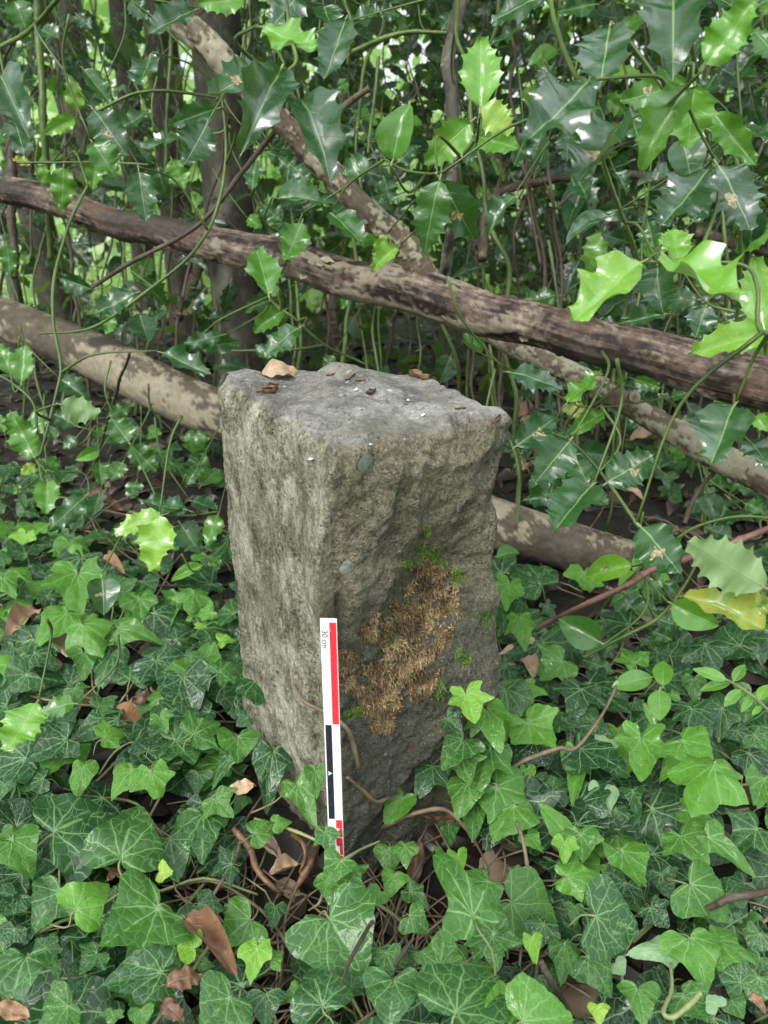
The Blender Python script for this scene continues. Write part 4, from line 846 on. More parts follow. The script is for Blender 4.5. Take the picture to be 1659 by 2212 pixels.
# rows: region, junction x y, tip x y, width/length, tone 0..3, [height], [style], [flags w=wet p=pale u]
IV = """
5 335 400 345 585 1.45 1.1 .09 wide;5 300 262 290 362 1.5 1 .08 five;5 110 232 75 315 1.1 2 .08 five;5 125 345 45 412 1.4 .1 .04 wide;5 8 420 62 492 1.2 1 .08 tri;5 290 572 152 694 .95 1.2 .09 tri
5 352 620 440 756 1.35 1.2 .10 wide;5 362 742 366 860 1.1 .8 .07 tri;5 165 690 25 772 1.1 .2 .05 five;5 505 640 685 665 .75 1 .08 tri;5 600 510 610 622 1.3 .9 .08 five;5 480 745 420 908 .85 .5 .06 tri
5 612 440 650 510 1.6 .3 .06 heart;5 838 482 820 577 1.9 1.1 .09 wide;5 770 498 730 642 .6 1 .07 long;5 200 500 232 560 1.4 .2 .04 five;5 790 850 832 1006 1.35 .1 .09 heart;5 950 832 1057 800 1.6 .6 .11 wide
5 1100 868 1108 956 1.95 .2 .13 heart w;5 950 696 1013 680 1.5 2 .12 tri;5 850 630 895 628 .8 2 .11 heart;5 820 765 865 735 1.5 .5 .09 five;5 752 772 720 808 1.4 .1 .06 heart;5 430 985 508 940 1.5 .5 .08 five
5 320 898 352 952 1.7 .6 .07 five;5 115 838 8 908 1.2 .4 .07 heart;5 292 1120 108 1204 1.0 .1 .08 tri;5 450 1112 550 1075 1.35 1.4 .09 five;5 640 1172 705 1088 1.5 .1 .07 heart;5 838 1100 955 1035 1.5 .7 .09 five
5 905 1000 775 1050 .8 .1 .06 long;5 690 1020 722 1088 1.3 1 .09 five;5 1030 1110 1022 1215 1.6 .9 .09 heart;5 562 815 545 890 1.2 .1 .05 heart;5 1070 1025 1020 1060 1.2 .3 .05 heart;5 190 730 245 760 1.2 .3 .05 five
5 30 250 70 300 1.3 .3 .05 wide;5 210 270 240 310 1.4 .2 .05 five;5 640 350 600 420 1.2 .4 .05 five;5 30 200 5 250 1.2 .1 .05 wide;5 890 540 870 640 1.1 .3 .05 five;5 470 420 430 480 1.2 .2 .05 heart;5 690 380 740 330 1.3 .3 .04 heart
5 20 600 50 660 1.2 .3 .04 heart;5 560 500 520 560 1.3 .4 .05 five;5 860 700 880 760 1.1 .3 .04 heart;5 700 520 730 570 1.2 .2 .05 heart;5 60 720 10 780 1.2 .3 .04 tri;5 380 1090 420 1150 1.2 .4 .05 tri
3 55 980 20 1030 1.2 .2 .06 five;3 125 1080 110 1100 2.4 .2 .06 five;3 30 1060 60 1100 1.6 .3 .06 wide
7 232 375 492 262 1.3 .35 .09 tri;7 520 492 602 198 1.05 .55 .10 tri;7 50 410 142 582 .95 .9 .10 tri;7 5 390 50 420 2 .8 .08 heart;7 735 410 765 595 1.1 .45 .07 tri;7 326 716 482 578 1.0 1.5 .11 tri
7 690 555 752 558 1.9 3 .11 tri;7 685 710 432 872 1.25 .7 .11 tri;7 262 640 125 802 1.0 .5 .08 tri;7 75 660 0 745 1.6 .3 .07 heart;7 930 238 1008 312 1.4 .9 .09 five;7 880 300 874 492 1.0 .5 .08 tri
7 650 118 692 260 1.1 1.3 .10 five;7 572 108 470 225 1.0 1.3 .08 tri;7 860 130 842 215 1.3 .3 .06 tri;7 1000 50 915 200 .6 .5 .08 long;7 1182 28 1145 255 .75 .2 .10 tri w;7 1285 172 1362 350 .95 1 .10 long
7 1362 110 1368 240 .5 .9 .09 tri;7 1188 345 1265 330 1.0 1.3 .08 tri;7 1402 378 1442 492 .85 .6 .15 five;0 1050 1530 1080 1605 1.3 1.1 .15 five;0 1002 1598 955 1660 1.2 .6 .14 tri;0 1062 1618 1022 1705 1.1 .8 .14 five;0 935 1655 900 1722 1.2 .3 .12 five;0 1092 1490 1105 1570 1.2 .5 .14 heart;0 1010 1690 985 1760 1.2 .9 .12 tri;0 738 1858 700 1912 1.1 .8 .14 tri;0 742 1890 790 1940 1.2 .7 .12 five;0 715 1895 722 1960 1.1 .9 .12 tri;7 1000 520 905 565 1.5 .1 .05 five;7 780 385 805 430 1.3 .4 .06 five;7 1468 520 1395 590 1.0 .8 .07 tri
7 1422 752 1565 990 1.3 .6 .12 heart w;7 1082 758 935 865 1.2 .9 .09 tri w;7 1112 880 1078 1035 .8 2 .11 five;7 1170 930 1230 895 1.4 1.2 .10 five;7 862 690 968 712 1.0 .2 .07 heart w;7 1002 700 1020 785 .9 .3 .06 tri
7 1190 700 1175 800 .9 .4 .06 tri;7 840 885 762 870 1.5 2.1 .10 heart;7 700 985 440 1042 .75 .4 .09 heart;7 992 1096 870 1225 1.4 .6 .12 heart;7 690 1030 745 1090 1.2 .7 .08 tri;7 422 905 336 985 1.4 .5 .08 five
7 112 918 20 1130 .95 .5 .11 tri;7 190 885 250 800 1.1 .4 .08 five;7 60 800 0 890 1.3 .2 .07 five w;7 292 1132 160 1230 1.6 .7 .11 heart;7 490 1160 470 1225 1.9 .7 .11 five;7 610 1150 612 1225 1.5 .9 .10 heart
7 370 1000 300 1080 1.3 .2 .06 heart;7 1392 1130 1335 918 1.1 .35 .12 tri w;7 1520 1050 1590 1010 1.4 .3 .10 five;7 1150 1080 1140 1220 1.1 .3 .10 tri;7 190 150 70 196 .9 .3 .06 tri;7 362 98 320 222 .8 1.1 .08 heart
7 1050 230 1010 300 .9 .6 .07 tri;7 20 170 0 230 1.6 .5 .07 tri;7 1285 1080 1215 1100 1.3 1 .09 tri;7 500 620 530 700 1.1 .4 .06 tri;7 1640 880 1600 1080 1.1 .4 .09 tri;7 870 950 930 960 .9 .7 .07 tri;7 440 760 420 830 1.2 .3 .06 heart
7 10 490 40 560 1.4 .5 .06 heart;7 350 520 300 590 1.3 .4 .06 heart;7 160 470 120 540 1.2 .3 .05 heart;7 240 950 250 1030 .8 .7 .06 long;7 1540 700 1600 640 1.1 .4 .08 heart;7 1640 640 1600 700 1.2 1.2 .08 heart
8 330 48 372 176 1.45 .8 .09 wide;8 562 228 520 58 .85 .7 .08 tri;8 560 268 465 402 1.5 1.05 .10 tri;8 388 248 380 416 .85 .7 .09 tri;8 718 212 795 145 1.2 .5 .07 heart;8 842 45 815 256 .4 1.1 .09 long
8 1425 90 1332 292 1.4 1.3 .16 wide;8 895 40 885 118 1.1 .1 .07 tri w;8 985 60 960 120 1.6 .1 .07 five w;8 950 200 935 372 .6 1 .08 tri p;8 1075 205 1102 350 .7 .3 .09 long;8 1000 280 985 392 1.1 .4 .07 five
8 850 388 862 526 1.2 .9 .10 five;8 780 418 785 516 1.1 1.8 .10 five;8 1025 460 1125 638 .9 1 .12 tri;8 788 570 985 568 .75 1.3 .10 five;8 1325 605 1518 758 1.1 .8 .11 tri;8 1282 398 1408 514 1.2 .9 .11 five
8 1400 402 1615 562 .6 .9 .12 long;8 1612 368 1490 460 1.3 .4 .10 five;8 1300 285 1478 375 .6 1.2 .11 tri;8 915 745 1112 802 1.45 .4 .12 heart;8 1152 708 1232 790 1.4 .1 .09 wide w;8 1195 560 1240 668 1.1 .2 .08 tri
8 1320 835 1412 1035 1.05 1.1 .12 tri;8 1440 850 1618 938 .9 1 .11 five;8 1225 880 1045 892 .6 1 .11 tri p;8 1095 1055 1135 1205 1.0 .9 .11 tri;8 1290 1090 1400 1215 1.4 .7 .11 five;8 1440 1135 1395 1080 2.2 1 .12 heart p
8 1540 1030 1425 955 1.0 .4 .10 tri;8 1620 1010 1590 1110 1.3 .6 .10 heart;8 1625 820 1580 890 1.3 .5 .09 heart;8 1625 920 1600 1000 1.1 .5 .08 tri;8 450 592 360 665 1.5 .9 .12 five w;8 480 820 268 750 .95 .6 .13 five w
8 470 830 490 975 1.3 .6 .13 five;8 385 745 195 378 .38 .7 .19 long;8 312 1160 490 950 1.3 .5 .15 heart;8 240 962 270 782 1.0 .7 .12 tri;8 500 1168 510 1008 .6 1.3 .15 heart;8 600 1200 820 1170 1.2 1.1 .16 heart
8 42 1020 20 1205 1.2 .5 .13 heart;8 10 900 40 980 1.4 .6 .10 heart;8 110 740 195 805 1.3 .7 .10 tri;8 110 640 200 700 1.0 .5 .08 five;8 92 438 95 532 1.1 .9 .09 five;8 25 450 20 570 1.1 .9 .08 tri
8 50 560 10 660 1.1 1.3 .08 tri;8 690 778 645 898 1.1 .4 .09 five w;8 822 700 820 775 1.2 .5 .08 five;8 780 860 768 1026 .7 .7 .09 tri;8 880 918 985 1088 .9 .6 .09 tri;8 640 838 655 965 .5 2.1 .12 tri
8 925 1130 930 1215 .9 2.6 .11 tri;8 322 1150 480 1250 1.3 .3 .12 heart;8 82 232 5 352 .9 1.3 .09 heart;8 278 352 285 455 .6 .6 .06 tri;8 318 480 330 570 .9 1.5 .08 heart;8 620 395 690 470 .9 1.4 .08 tri
8 600 560 560 630 1.3 .5 .07 five;8 1040 600 950 690 1.2 .15 .07 heart;8 700 290 740 370 1.3 .3 .07 five;8 618 110 625 185 .6 1.6 .10 heart;8 470 30 500 90 1.2 .7 .07 five;8 1280 50 1190 150 .8 1.4 .09 tri;8 1200 240 1130 290 1.1 .4 .07 tri
8 1560 600 1480 640 1.2 .3 .06 heart;8 1480 650 1600 620 .9 .3 .07 heart;8 700 1000 740 1080 1.2 .4 .06 tri;8 1000 950 1040 1000 1.4 1 .08 heart p;8 560 430 600 490 1 .3 .05 five;8 1640 150 1600 290 .9 .9 .11 tri;8 1500 1110 1560 1180 1.3 .6 .09 heart
8 1120 400 1180 450 1.3 .2 .06 five w;8 950 420 980 470 1.3 .1 .05 five w;8 1450 460 1420 520 1.4 .2 .06 heart;8 690 660 730 620 1.2 .5 .07 five;8 430 400 500 350 .9 .5 .06 tri;8 140 900 100 960 1.2 .2 .07 heart w;8 550 1080 600 1150 1 .6 .1 tri p
6 540 448 535 556 1.5 1.25 .11 wide;6 588 590 610 712 1.25 1.25 .13 wide;6 500 540 520 610 1.2 .3 .08 heart;6 352 922 395 1056 1.5 2 .12 wide;6 505 1005 530 1116 1.1 1.8 .12 five;6 580 885 598 1010 1.9 1.3 .11 wide
6 620 1045 742 1172 1.4 1.35 .12 five;6 530 802 425 878 1.2 .2 .08 five;6 272 1030 338 1088 1.5 .2 .08 wide;6 770 782 655 848 1.6 .9 .10 five;6 850 902 818 1026 1.6 .1 .09 five;6 1060 625 922 552 1.2 .1 .07 wide
6 1385 712 1440 826 1.8 .1 .09 wide;6 1085 795 1025 708 1.3 1.1 .11 five;6 1330 985 1402 1122 1.5 .2 .10 wide;6 1460 985 1448 1130 .95 .3 .09 five;6 1180 745 1220 785 1.5 .1 .06 five;6 1135 690 1165 735 1.3 .3 .06 five
6 1340 855 1345 962 .9 .6 .08 tri;6 1560 680 1620 770 1.2 .1 .06 five;6 1290 1125 1420 1205 1.3 1.25 .14 heart;6 920 1060 900 1140 1.5 .1 .08 five;6 800 1050 810 1130 1.2 .1 .07 five w;6 1110 1112 1110 1310 1.2 1.25 .12 wide
6 965 1120 940 1190 1.3 1 .10 tri p;6 1590 920 1560 1040 1.1 .6 .09 tri;6 640 420 640 500 1.1 .2 .05 tri;6 700 540 740 600 1.1 .2 .05 wide;6 980 730 900 700 1.1 .3 .06 five;6 1010 920 1060 990 1.2 .1 .06 wide;6 700 890 740 940 1.2 .2 .06 heart
6 1600 1100 1659 1170 1.3 .5 .08 five;6 1520 1080 1580 1150 1.1 .2 .07 tri;6 430 1000 380 1090 1.1 1 .09 tri;6 540 1120 580 1200 1.1 .2 .06 five;6 1240 920 1285 960 1.2 1 .08 tri;6 1080 960 1130 1000 1.2 .2 .06 five
0 548 1800 612 1780 .9 .9 .07 tri
"""
ivy_names = [
 ('glossy ivy patch on the ground at the stone\'s left flank', (-.24, .62)),
 ('veined ivy patch under the bright holly sprig far left', (-.42, .86)),
 ('large-leaved ivy patch covering the near left corner', (-.20, .40)),
 ('broad dark ivy leaves spreading in front of the scale bar foot', (.0, .33)),
 ('bright green ivy growing against the stone\'s mossy right foot', (.12, .53)),
 ('dense glossy ivy patch covering the near right corner', (.24, .38)),
 ('dark white-veined ivy patch beneath the slanting red-brown twig', (.36, .66)),
 ('small-leaved ivy trailing over bare roots by the scale bar', (-.08, .43)),
 ('dim ivy carpet beneath the thick log at far left', (-.62, 1.25)),
 ('dim ivy carpet under the thin crusty log at far right', (.70, 1.12)),
]
ivies = [thing('ivy', lb, 'ivy', (x, y, 0), 'patches of ivy round the stone') for lb, (x, y) in ivy_names]
def ivy_parent(p):
    return min(ivies, key=lambda e: (p.x-e.location.x)**2 + (p.y-e.location.y)**2)
occ = []
STY = ['five', 'tri', 'heart', 'long', 'wide']
inP = [Vector((p.x, p.y)) for p in stone_poly]
def in_stone(x, y, m=0.0):
    for i in range(5):
        a, b = inP[i], inP[(i+1) % 5]; e = b-a; n = Vector((e.y, -e.x)).normalized()
        if (Vector((x, y))-a).dot(n) > m: return False
    return True
def spec_color(tone, fl, blot=0, yel=0): return (lvl(tone), 1.0 if 'w' in fl else U(0, .5), 1.0 if 'p' in fl else blot, 1.0-yel)
for row in IV.replace('\n', ';').split(';'):
    if not row.strip(): continue
    f = row.split(); r = int(f[0]); jx, jy, tx, ty, wr, tone, h = map(float, f[1:8]); st = f[8]; fl = f[9] if len(f) > 9 else ''
    a = Z(r, jx, jy); b = Z(r, tx, ty)
    J = PZ(*a, h*.8+.005)
    loc, nn = hit_stone(*a)
    if loc is not None and (loc-CAM).length < (J-CAM).length: J = CAM + (loc-CAM)*.955
    for tr in range(8):
        n = (Vector((0, 0, 1)) + (CAM-J).normalized()*.45 + rv(.30)).normalized(); T = tip_on_plane(J, *b, n)
        if T is not None and (T-J).length < .11: break
    if T is None: continue
    base = {'five': 1.30, 'tri': 1.14, 'heart': 1.27, 'long': 1.1, 'wide': 1.5}[st]
    # rebuild the true width from the width seen: keep the leaf's own proportions within reason
    ws = max(.62, min(1.35, wr*((Vector(a)-Vector(b)).length/FPX*(J-CAM).length)/(T-J).length/base*1.0))
    o = leaf_at('leaf', R.choice(IVY[st]), J, T, n, ws, ivy_parent(J), spec_color(tone, fl)); occ.append((J.lerp(T, .35), (T-J).length))
# filler leaves below and between, toned dark to paint shade into the gaps
bare = [(-.095, .455, .060), (-.135, .43, .035), (.045, .475, .05), (-.02, .455, .045), (.0, .44, .03), (-.05, .44, .04)]
cnt = {e.name: 0 for e in ivies}
k = 0; tries = 0
while k < 980 and tries < 14000:
    tries += 1; Y = .22+1.5*U(0, 1)**1.15; X = U(-1, 1)*(.44+.48*Y)
    if X > 0 and Y > 1.05 and X < .55: continue
    if Y > 1.15 and mn.noise(Vector((X*4, Y*4, 2))) < .05: continue
    if in_stone(X, Y, .02): continue
    if any((X-a)**2+(Y-b)**2 < c*c for a, b, c in bare): continue
    J = Vector((X, Y, U(.012, .062) + .055*math.exp(-((X-.15)**2+(Y-.53)**2)/.0064))); yaw = U(0, 6.283) if U(0, 1) < .35 else R.gauss(-math.pi/2, 1.0)
    d = Vector((math.cos(yaw), math.sin(yaw), U(-.5, .15))).normalized(); L = U(.028, .066); n = (Vector((0, 0, 1))+(CAM-J).normalized()*.3+rv(.4)).normalized()
    d = (d-n*d.dot(n)).normalized(); T = J+d*L; e = ivy_parent(J)
    if in_stone(T.x, T.y, .01): continue
    if e.name in cnt and cnt[e.name] > 175: continue
    tone = (U(-.3, .25) if U(0, 1) < .85 else U(.6, 1.3)) + (.28 if Y > .6 else 0)
    leaf_at('leaf', R.choice(IVY[R.choice(['tri', 'tri', 'heart', 'five', 'five', 'long', 'wide'])]), J, T, n, U(.85, 1.15), e, spec_color(tone, 'w' if U(0, 1) < .2 else '')); cnt[e.name] += 1; k += 1
# ivy stems creeping under the leaves
for e in ivies:
    for q in range(9):
        x, y = e.location.x+U(-.14, .14), e.location.y+U(-.12, .12); a = U(0, 6.28); pts = []
        for s in range(5):
            if in_stone(x, y, .012): break
            pts.append(Vector((x, y, U(.008, .045)))); a += U(-.6, .6); x += math.cos(a)*.05; y += math.sin(a)*.05
        if len(pts) > 2: tube_obj('stem', pts, [.0017, .0012], R.choice([M['vine'], M['petiole'], M['vine']]), e, n=16, sides=6)

# ================================================================== vines, roots, twigs (each its own thing)
def on(r, pts, z, mat, rad, name, label, cat, sides=8, n=40, wob=.002):
    Q = []
    for i, p in enumerate(pts):
        a = Z(r, p[0], p[1]); zz = p[2] if len(p) > 2 else z; Q.append(PZ(*a, zz))
    o = tube_obj(name, Q, [r_*.72 for r_ in rad]+[rad[-1]*.45], mat, n=max(90, n*2), sides=10, wob=wob*1.6, disp=disp_vine); return tag(o, label, cat)
on(8, [(572, 338, .10), (600, 430, .085), (620, 600, .07), (605, 760, .06), (585, 960, .05)], 0, M['vine'], [.0025, .0022, .0022], 'woody_runner', 'pale straight woody stem dangling through the ivy right of the scale bar', 'stem')
on(8, [(-100, 380, .03), (0, 350, .05), (110, 298, .07), (250, 278, .08), (330, 340, .07), (385, 430, .05), (425, 505, .03)], 0, M['vine'], [.0020, .0026, .0028, .0022], 'arched_vine', 'arching bare vine looping past the stone\'s foot', 'vine')
on(8, [(130, 400, .02), (140, 250, .06), (180, 130, .09), (245, 62, .11)], 0, M['vine'], [.0019, .0016], 'thin_vine', 'thin upright pale vine rising from brown leaves at the stone\'s right foot', 'vine')
on(8, [(330, 160, .09), (450, 215, .08), (560, 120, .09), (640, 70, .10), (760, 20, .10), (850, 0, .10), (1000, -240, .11), (1010, -290, .12)], 0, M['vine'], [.0020, .0026, .003, .0022], 'knobbly_vine', 'knobbly brown vine with tiny rootlets running through the right ivy', 'vine', wob=.004)
on(7, [(1005, 362, .05), (1080, 440, .045), (1120, 540, .04), (1190, 615, .03), (1230, 640, .02)], 0, M['root'], [.0040, .0048, .004, .003], 'orange_root', 'orange-brown root arching beside dead leaves at the scale bar\'s left', 'root', 12, 50, .003)
on(7, [(1365, 440, .035), (1345, 510, .035), (1300, 590, .025), (1270, 640, .01)], 0, M['root'], [.0052, .0058, .0045], 'stout_root', 'stout short orange root just left of the scale bar foot', 'root', 12, 30, .002)
on(7, [(1262, 392, .04), (1300, 430, .05), (1312, 490, .045), (1290, 560, .03)], 0, M['root'], [.003, .003], 'hooked_root', 'small hooked root curling above the stout orange root', 'root')
on(7, [(1410, 580, .06), (1380, 680, .06), (1330, 720, .05)], 0, M['vine'], [.002, .0018], 'short_runner', 'short bent stem below the scale bar foot', 'stem')
on(7, [(1625, 735, .10), (1570, 830, .12), (1510, 940, .13), (1465, 1055, .135)], 0, M['brownstem'], [.0016, .0021, .0018], 'red_twig', 'thin red-brown twig lying across the broad wet ivy leaf', 'twig')
on(8, [(130, 825, .12), (90, 880, .12), (45, 950, .12)], 0, M['brownstem'], [.0015, .002], 'red_twiglet', 'short dark red twiglet right of the broad wet ivy leaf', 'twig')
on(8, [(1300, 740, .07), (1420, 700, .09), (1490, 665, .10), (1659, 635, .10), (1760, 610, .1)], 0, M['brownstem'], [.0034, .0038, .0042], 'knotty_twig', 'knotty brown twig poking in at the right edge over the ivy', 'twig', 10)
on(8, [(675, 940, .10), (720, 1040, .08), (760, 1110, .05), (800, 1200, .03)], 0, M['brownstem'], [.003, .0032], 'wet_twig', 'dark wet twig leading into the litter gap near the lower edge', 'twig')
on(8, [(1370, 1070, .13), (1320, 1120, .12), (1250, 1175, .11), (1205, 1155, .11), (1240, 1060, .10), (1235, 950, .09)], 0, M['petiole'], [.0022, .0022], 'green_runner', 'pale green bent ivy runner in the near right corner', 'runner')
on(6, [(655, 640, .10), (860, 540, .15), (1060, 450, .18), (1160, 385, .20), (1400, 305, .22), (1659, 205, .245), (1850, 130, .265)], 0, M['redtwig'], [.0040, .0050, .0056, .0060], 'slanting_twig', 'long red-brown twig slanting up to the right over the ivy', 'twig', 12, 90, .002)
on(6, [(860, 768, .08), (1010, 690, .09), (1180, 595, .12), (1290, 460, .15), (1365, 335, .17)], 0, M['greenstem'], [.003, .0032, .003], 'green_shoot', 'smooth green holly shoot crossing under the slanting red-brown twig', 'shoot', 10, 60)
on(5, [(510, 972, .06), (545, 915, .08), (578, 862, .10)], 0, M['vine'], [.0016, .0016], 'upright_twiglet', 'short pinkish upright twiglet in the left ivy', 'twig')
on(5, [(350, 218, .10), (480, 110, .14), (620, 50, .16), (780, 18, .15), (940, 30, .12)], 0, M['brownstem'], [.0016, .002, .0016], 'bowed_twig', 'thin bowed grey twig reaching towards the stone\'s left edge', 'twig')
on(5, [(430, 205, .07), (540, 325, .09), (660, 390, .09), (745, 458, .07)], 0, M['brownstem'], [.0016, .0018], 'reddish_twiglet', 'reddish twiglet with side spur beneath the bright holly pair', 'twig')
on(3, [(350, 1075, .04), (430, 900, .12), (500, 660, .28), (560, 482, .40)], 0, M['brownstem'], [.0028, .0035, .0036], 'leaning_twig', 'bare dark stem with cut pale tip leaning in front of the thick log', 'stem', 10, 60)
on(7, [(1090, 300, .06), (1180, 260, .07), (1240, 210, .08)], 0, M['vine'], [.0014, .0012], 'straw_twig', 'straight straw-coloured stem lying left of the bar', 'stem')
on(7, [(1100, 322, .05), (1250, 372, .06), (1400, 440, .06), (1470, 500, .07), (1560, 455, .07), (1640, 420, .07)], 0, M['petiole'], [.002, .0022, .002], 'crossing_runner', 'olive ivy runner crossing just below the scale bar foot', 'runner', 8, 50)
# vine gripping the stone beside the bar
def on_stone(pts, rad, name, label):
    Q = []
    for x, y, l in pts:
        X, Y = (500+x/2.023)*.864, (1450+y/2.023)*.864; loc, n = hit_stone(X, Y, l); 
        Q.append(loc if loc is not None else PZ(X, Y, .05))
    tag(tube_obj(name, Q, [r_*.75 for r_ in rad], M['vine'], n=90, sides=10, wob=.0015, disp=disp_vine), label, 'vine')
on_stone([(475, 515, .003), (545, 600, .006), (625, 655, .004), (690, 690, .003), (725, 740, .005), (755, 800, .005), (778, 930, .006)], [.0012, .0022, .0024, .0026], 'clinging_vine', 'pale vine clinging to the stone and passing behind the scale bar')
on_stone([(735, 985, .004), (800, 1040, .006), (880, 1100, .006), (1000, 1080, .008)], [.0018, .0022, .002], 'bent_vine', 'bent brown vine at the stone\'s foot right of the bar')

# ================================================================== dead leaves (landmarks)
DL = [  # region, base xy, tip xy, z, width, tone, grey, wet, shape, label
 (7, 1098, 180, 985, 200, .08, 1.7, .85, 0, .2, 0, 'smooth tan oval dead leaf left of the scale bar'),
 (7, 800, 750, 1022, 968, .09, .7, .45, .1, .6, 0, 'long folded brown dead leaf among the near left ivy'),
 (7, 720, 1035, 885, 985, .09, 1.6, .38, .1, .3, 1, 'spiny brown dead holly leaf among the near left ivy'),
 (7, 700, 1110, 790, 1190, .08, 1.4, .32, .1, .3, 1, 'ragged rusty dead leaf directly below the spiny brown one'),
 (7, 460, 590, 540, 550, .06, 1.2, .35, 0, .9, 0, 'small shiny russet dead leaf tucked above the largest ivy leaf'),
 (7, 1290, 520, 1165, 570, .03, 1.1, .8, .3, .1, 0, 'pale curled dead leaf on the litter left of the bar foot'),
 (7, 1110, 360, 1215, 500, .03, 1.0, .6, 1, .2, 0, 'grey twisted dead leaf beside the orange roots'),
 (5, 400, 1050, 690, 1090, .05, 1.2, .55, 0, 1, 0, 'large wet curled brown dead leaf in the left ivy'),
 (5, 170, 560, 15, 665, .04, 1.3, .62, .35, .2, 0, 'large dull tan dead leaf at the left picture edge'),
 (5, 160, 780, 290, 840, .04, 1.3, .6, .35, .3, 0, 'tan dead leaf half hidden under ivy at far left'),
 (5, 570, 960, 720, 920, .04, 1.2, .25, 0, .5, 1, 'crumpled dark brown dead leaf behind the left ivy stalks'),
 (5, 440, 345, 535, 385, .08, .9, .6, .1, .1, 0, 'small pinkish dead leaf near the bright holly pair'),
 (5, 365, 45, 525, 90, .07, .8, .3, 0, .3, 0, 'brown strap-like dead leaf below the thick log at left'),
 (5, 250, 650, 300, 770, .05, 1.2, .8, .8, .2, 0, 'pale silvery dead leaf between two big ivy leaves'),
 (6, 700, 705, 468, 800, .05, 1.2, .88, 0, .1, 0, 'broad pale tan dead leaf at the stone\'s right flank'),
 (6, 600, 770, 655, 840, .05, 1.6, .85, 0, .1, 0, 'tan dead leaf fragment overlapped by ivy beside the stone'),
 (8, 330, 150, 180, 240, .06, 1.5, .55, 0, .6, 0, 'curled orange-brown dead leaf at the stone\'s right foot'),
 (8, 150, 300, 330, 340, .04, 1.3, .38, .1, .5, 0, 'crumpled brown dead leaf beneath the arching vine'),
 (8, 95, 165, 128, 205, .05, .8, .6, 0, .2, 0, 'tiny orange dead leaf tip against the stone foot'),
 (8, 150, 420, 120, 620, .03, .9, .35, .1, .4, 0, 'long purplish-brown dead leaf below the crumpled one'),
 (7, -20, 1130, 130, 1180, .09, 1.4, .6, .0, .3, 0, 'orange-brown dead leaf in the lowest left corner'),
 (8, 1580, 1080, 1659, 1160, .08, 1.3, .5, 0, .3, 0, 'reddish dead leaf near the lowest right corner'),
 (4, 575, 1010, 650, 960, .05, 1.2, .8, .1, .1, 0, 'pale fallen leaf on the dark litter behind the stone'),
 (4, 1060, 860, 1240, 850, .03, 1.0, .9, 0, .1, 0, 'yellowish fallen leaf below the thin crusty log'),
 (6, 1000, 20, 1130, 60, .03, 1.0, .85, .1, .2, 0, 'buff fallen leaf on litter above the slanting twig'),
 (4, 560, 780, 700, 720, .06, .8, .6, .6, .2, 0, 'greyish curled fallen leaf right behind the stone corner'),
]
for (r, x0, y0, x1, y1, z, w, tone, grey, wet, shp, lb) in DL:
    J = PZ(*Z(r, x0, y0), z)
    for tr in range(8):
        n = (Vector((0, 0, 1))+(CAM-J).normalized()*.5+rv(.25)).normalized(); T = tip_on_plane(J, *Z(r, x1, y1), n)
        if T is not None and (T-J).length < .16: break
    th = thing('dead_leaf', lb, 'dead leaf', J, 'single dead leaves on and among the ivy')
    leaf_at('blade', R.choice(DHOL if shp else DEAD), J, T, n, w*.72, th, (tone, wet, grey, 1))
J = hit_stone(563, 812, .004)[0] if hit_stone(563, 812)[0] is not None else P(565, 806, .86)
T = J + Vector((.034, .012, .004)); th = thing('dead_leaf', 'buff dry holly leaf resting on the stone\'s far left top edge', 'dead leaf', J, 'single dead leaves on and among the ivy')
leaf_at('blade', R.choice(DEAD), J, T, Vector((-.1, -.55, .8)), .95, th, (.8, .1, .25, 1))

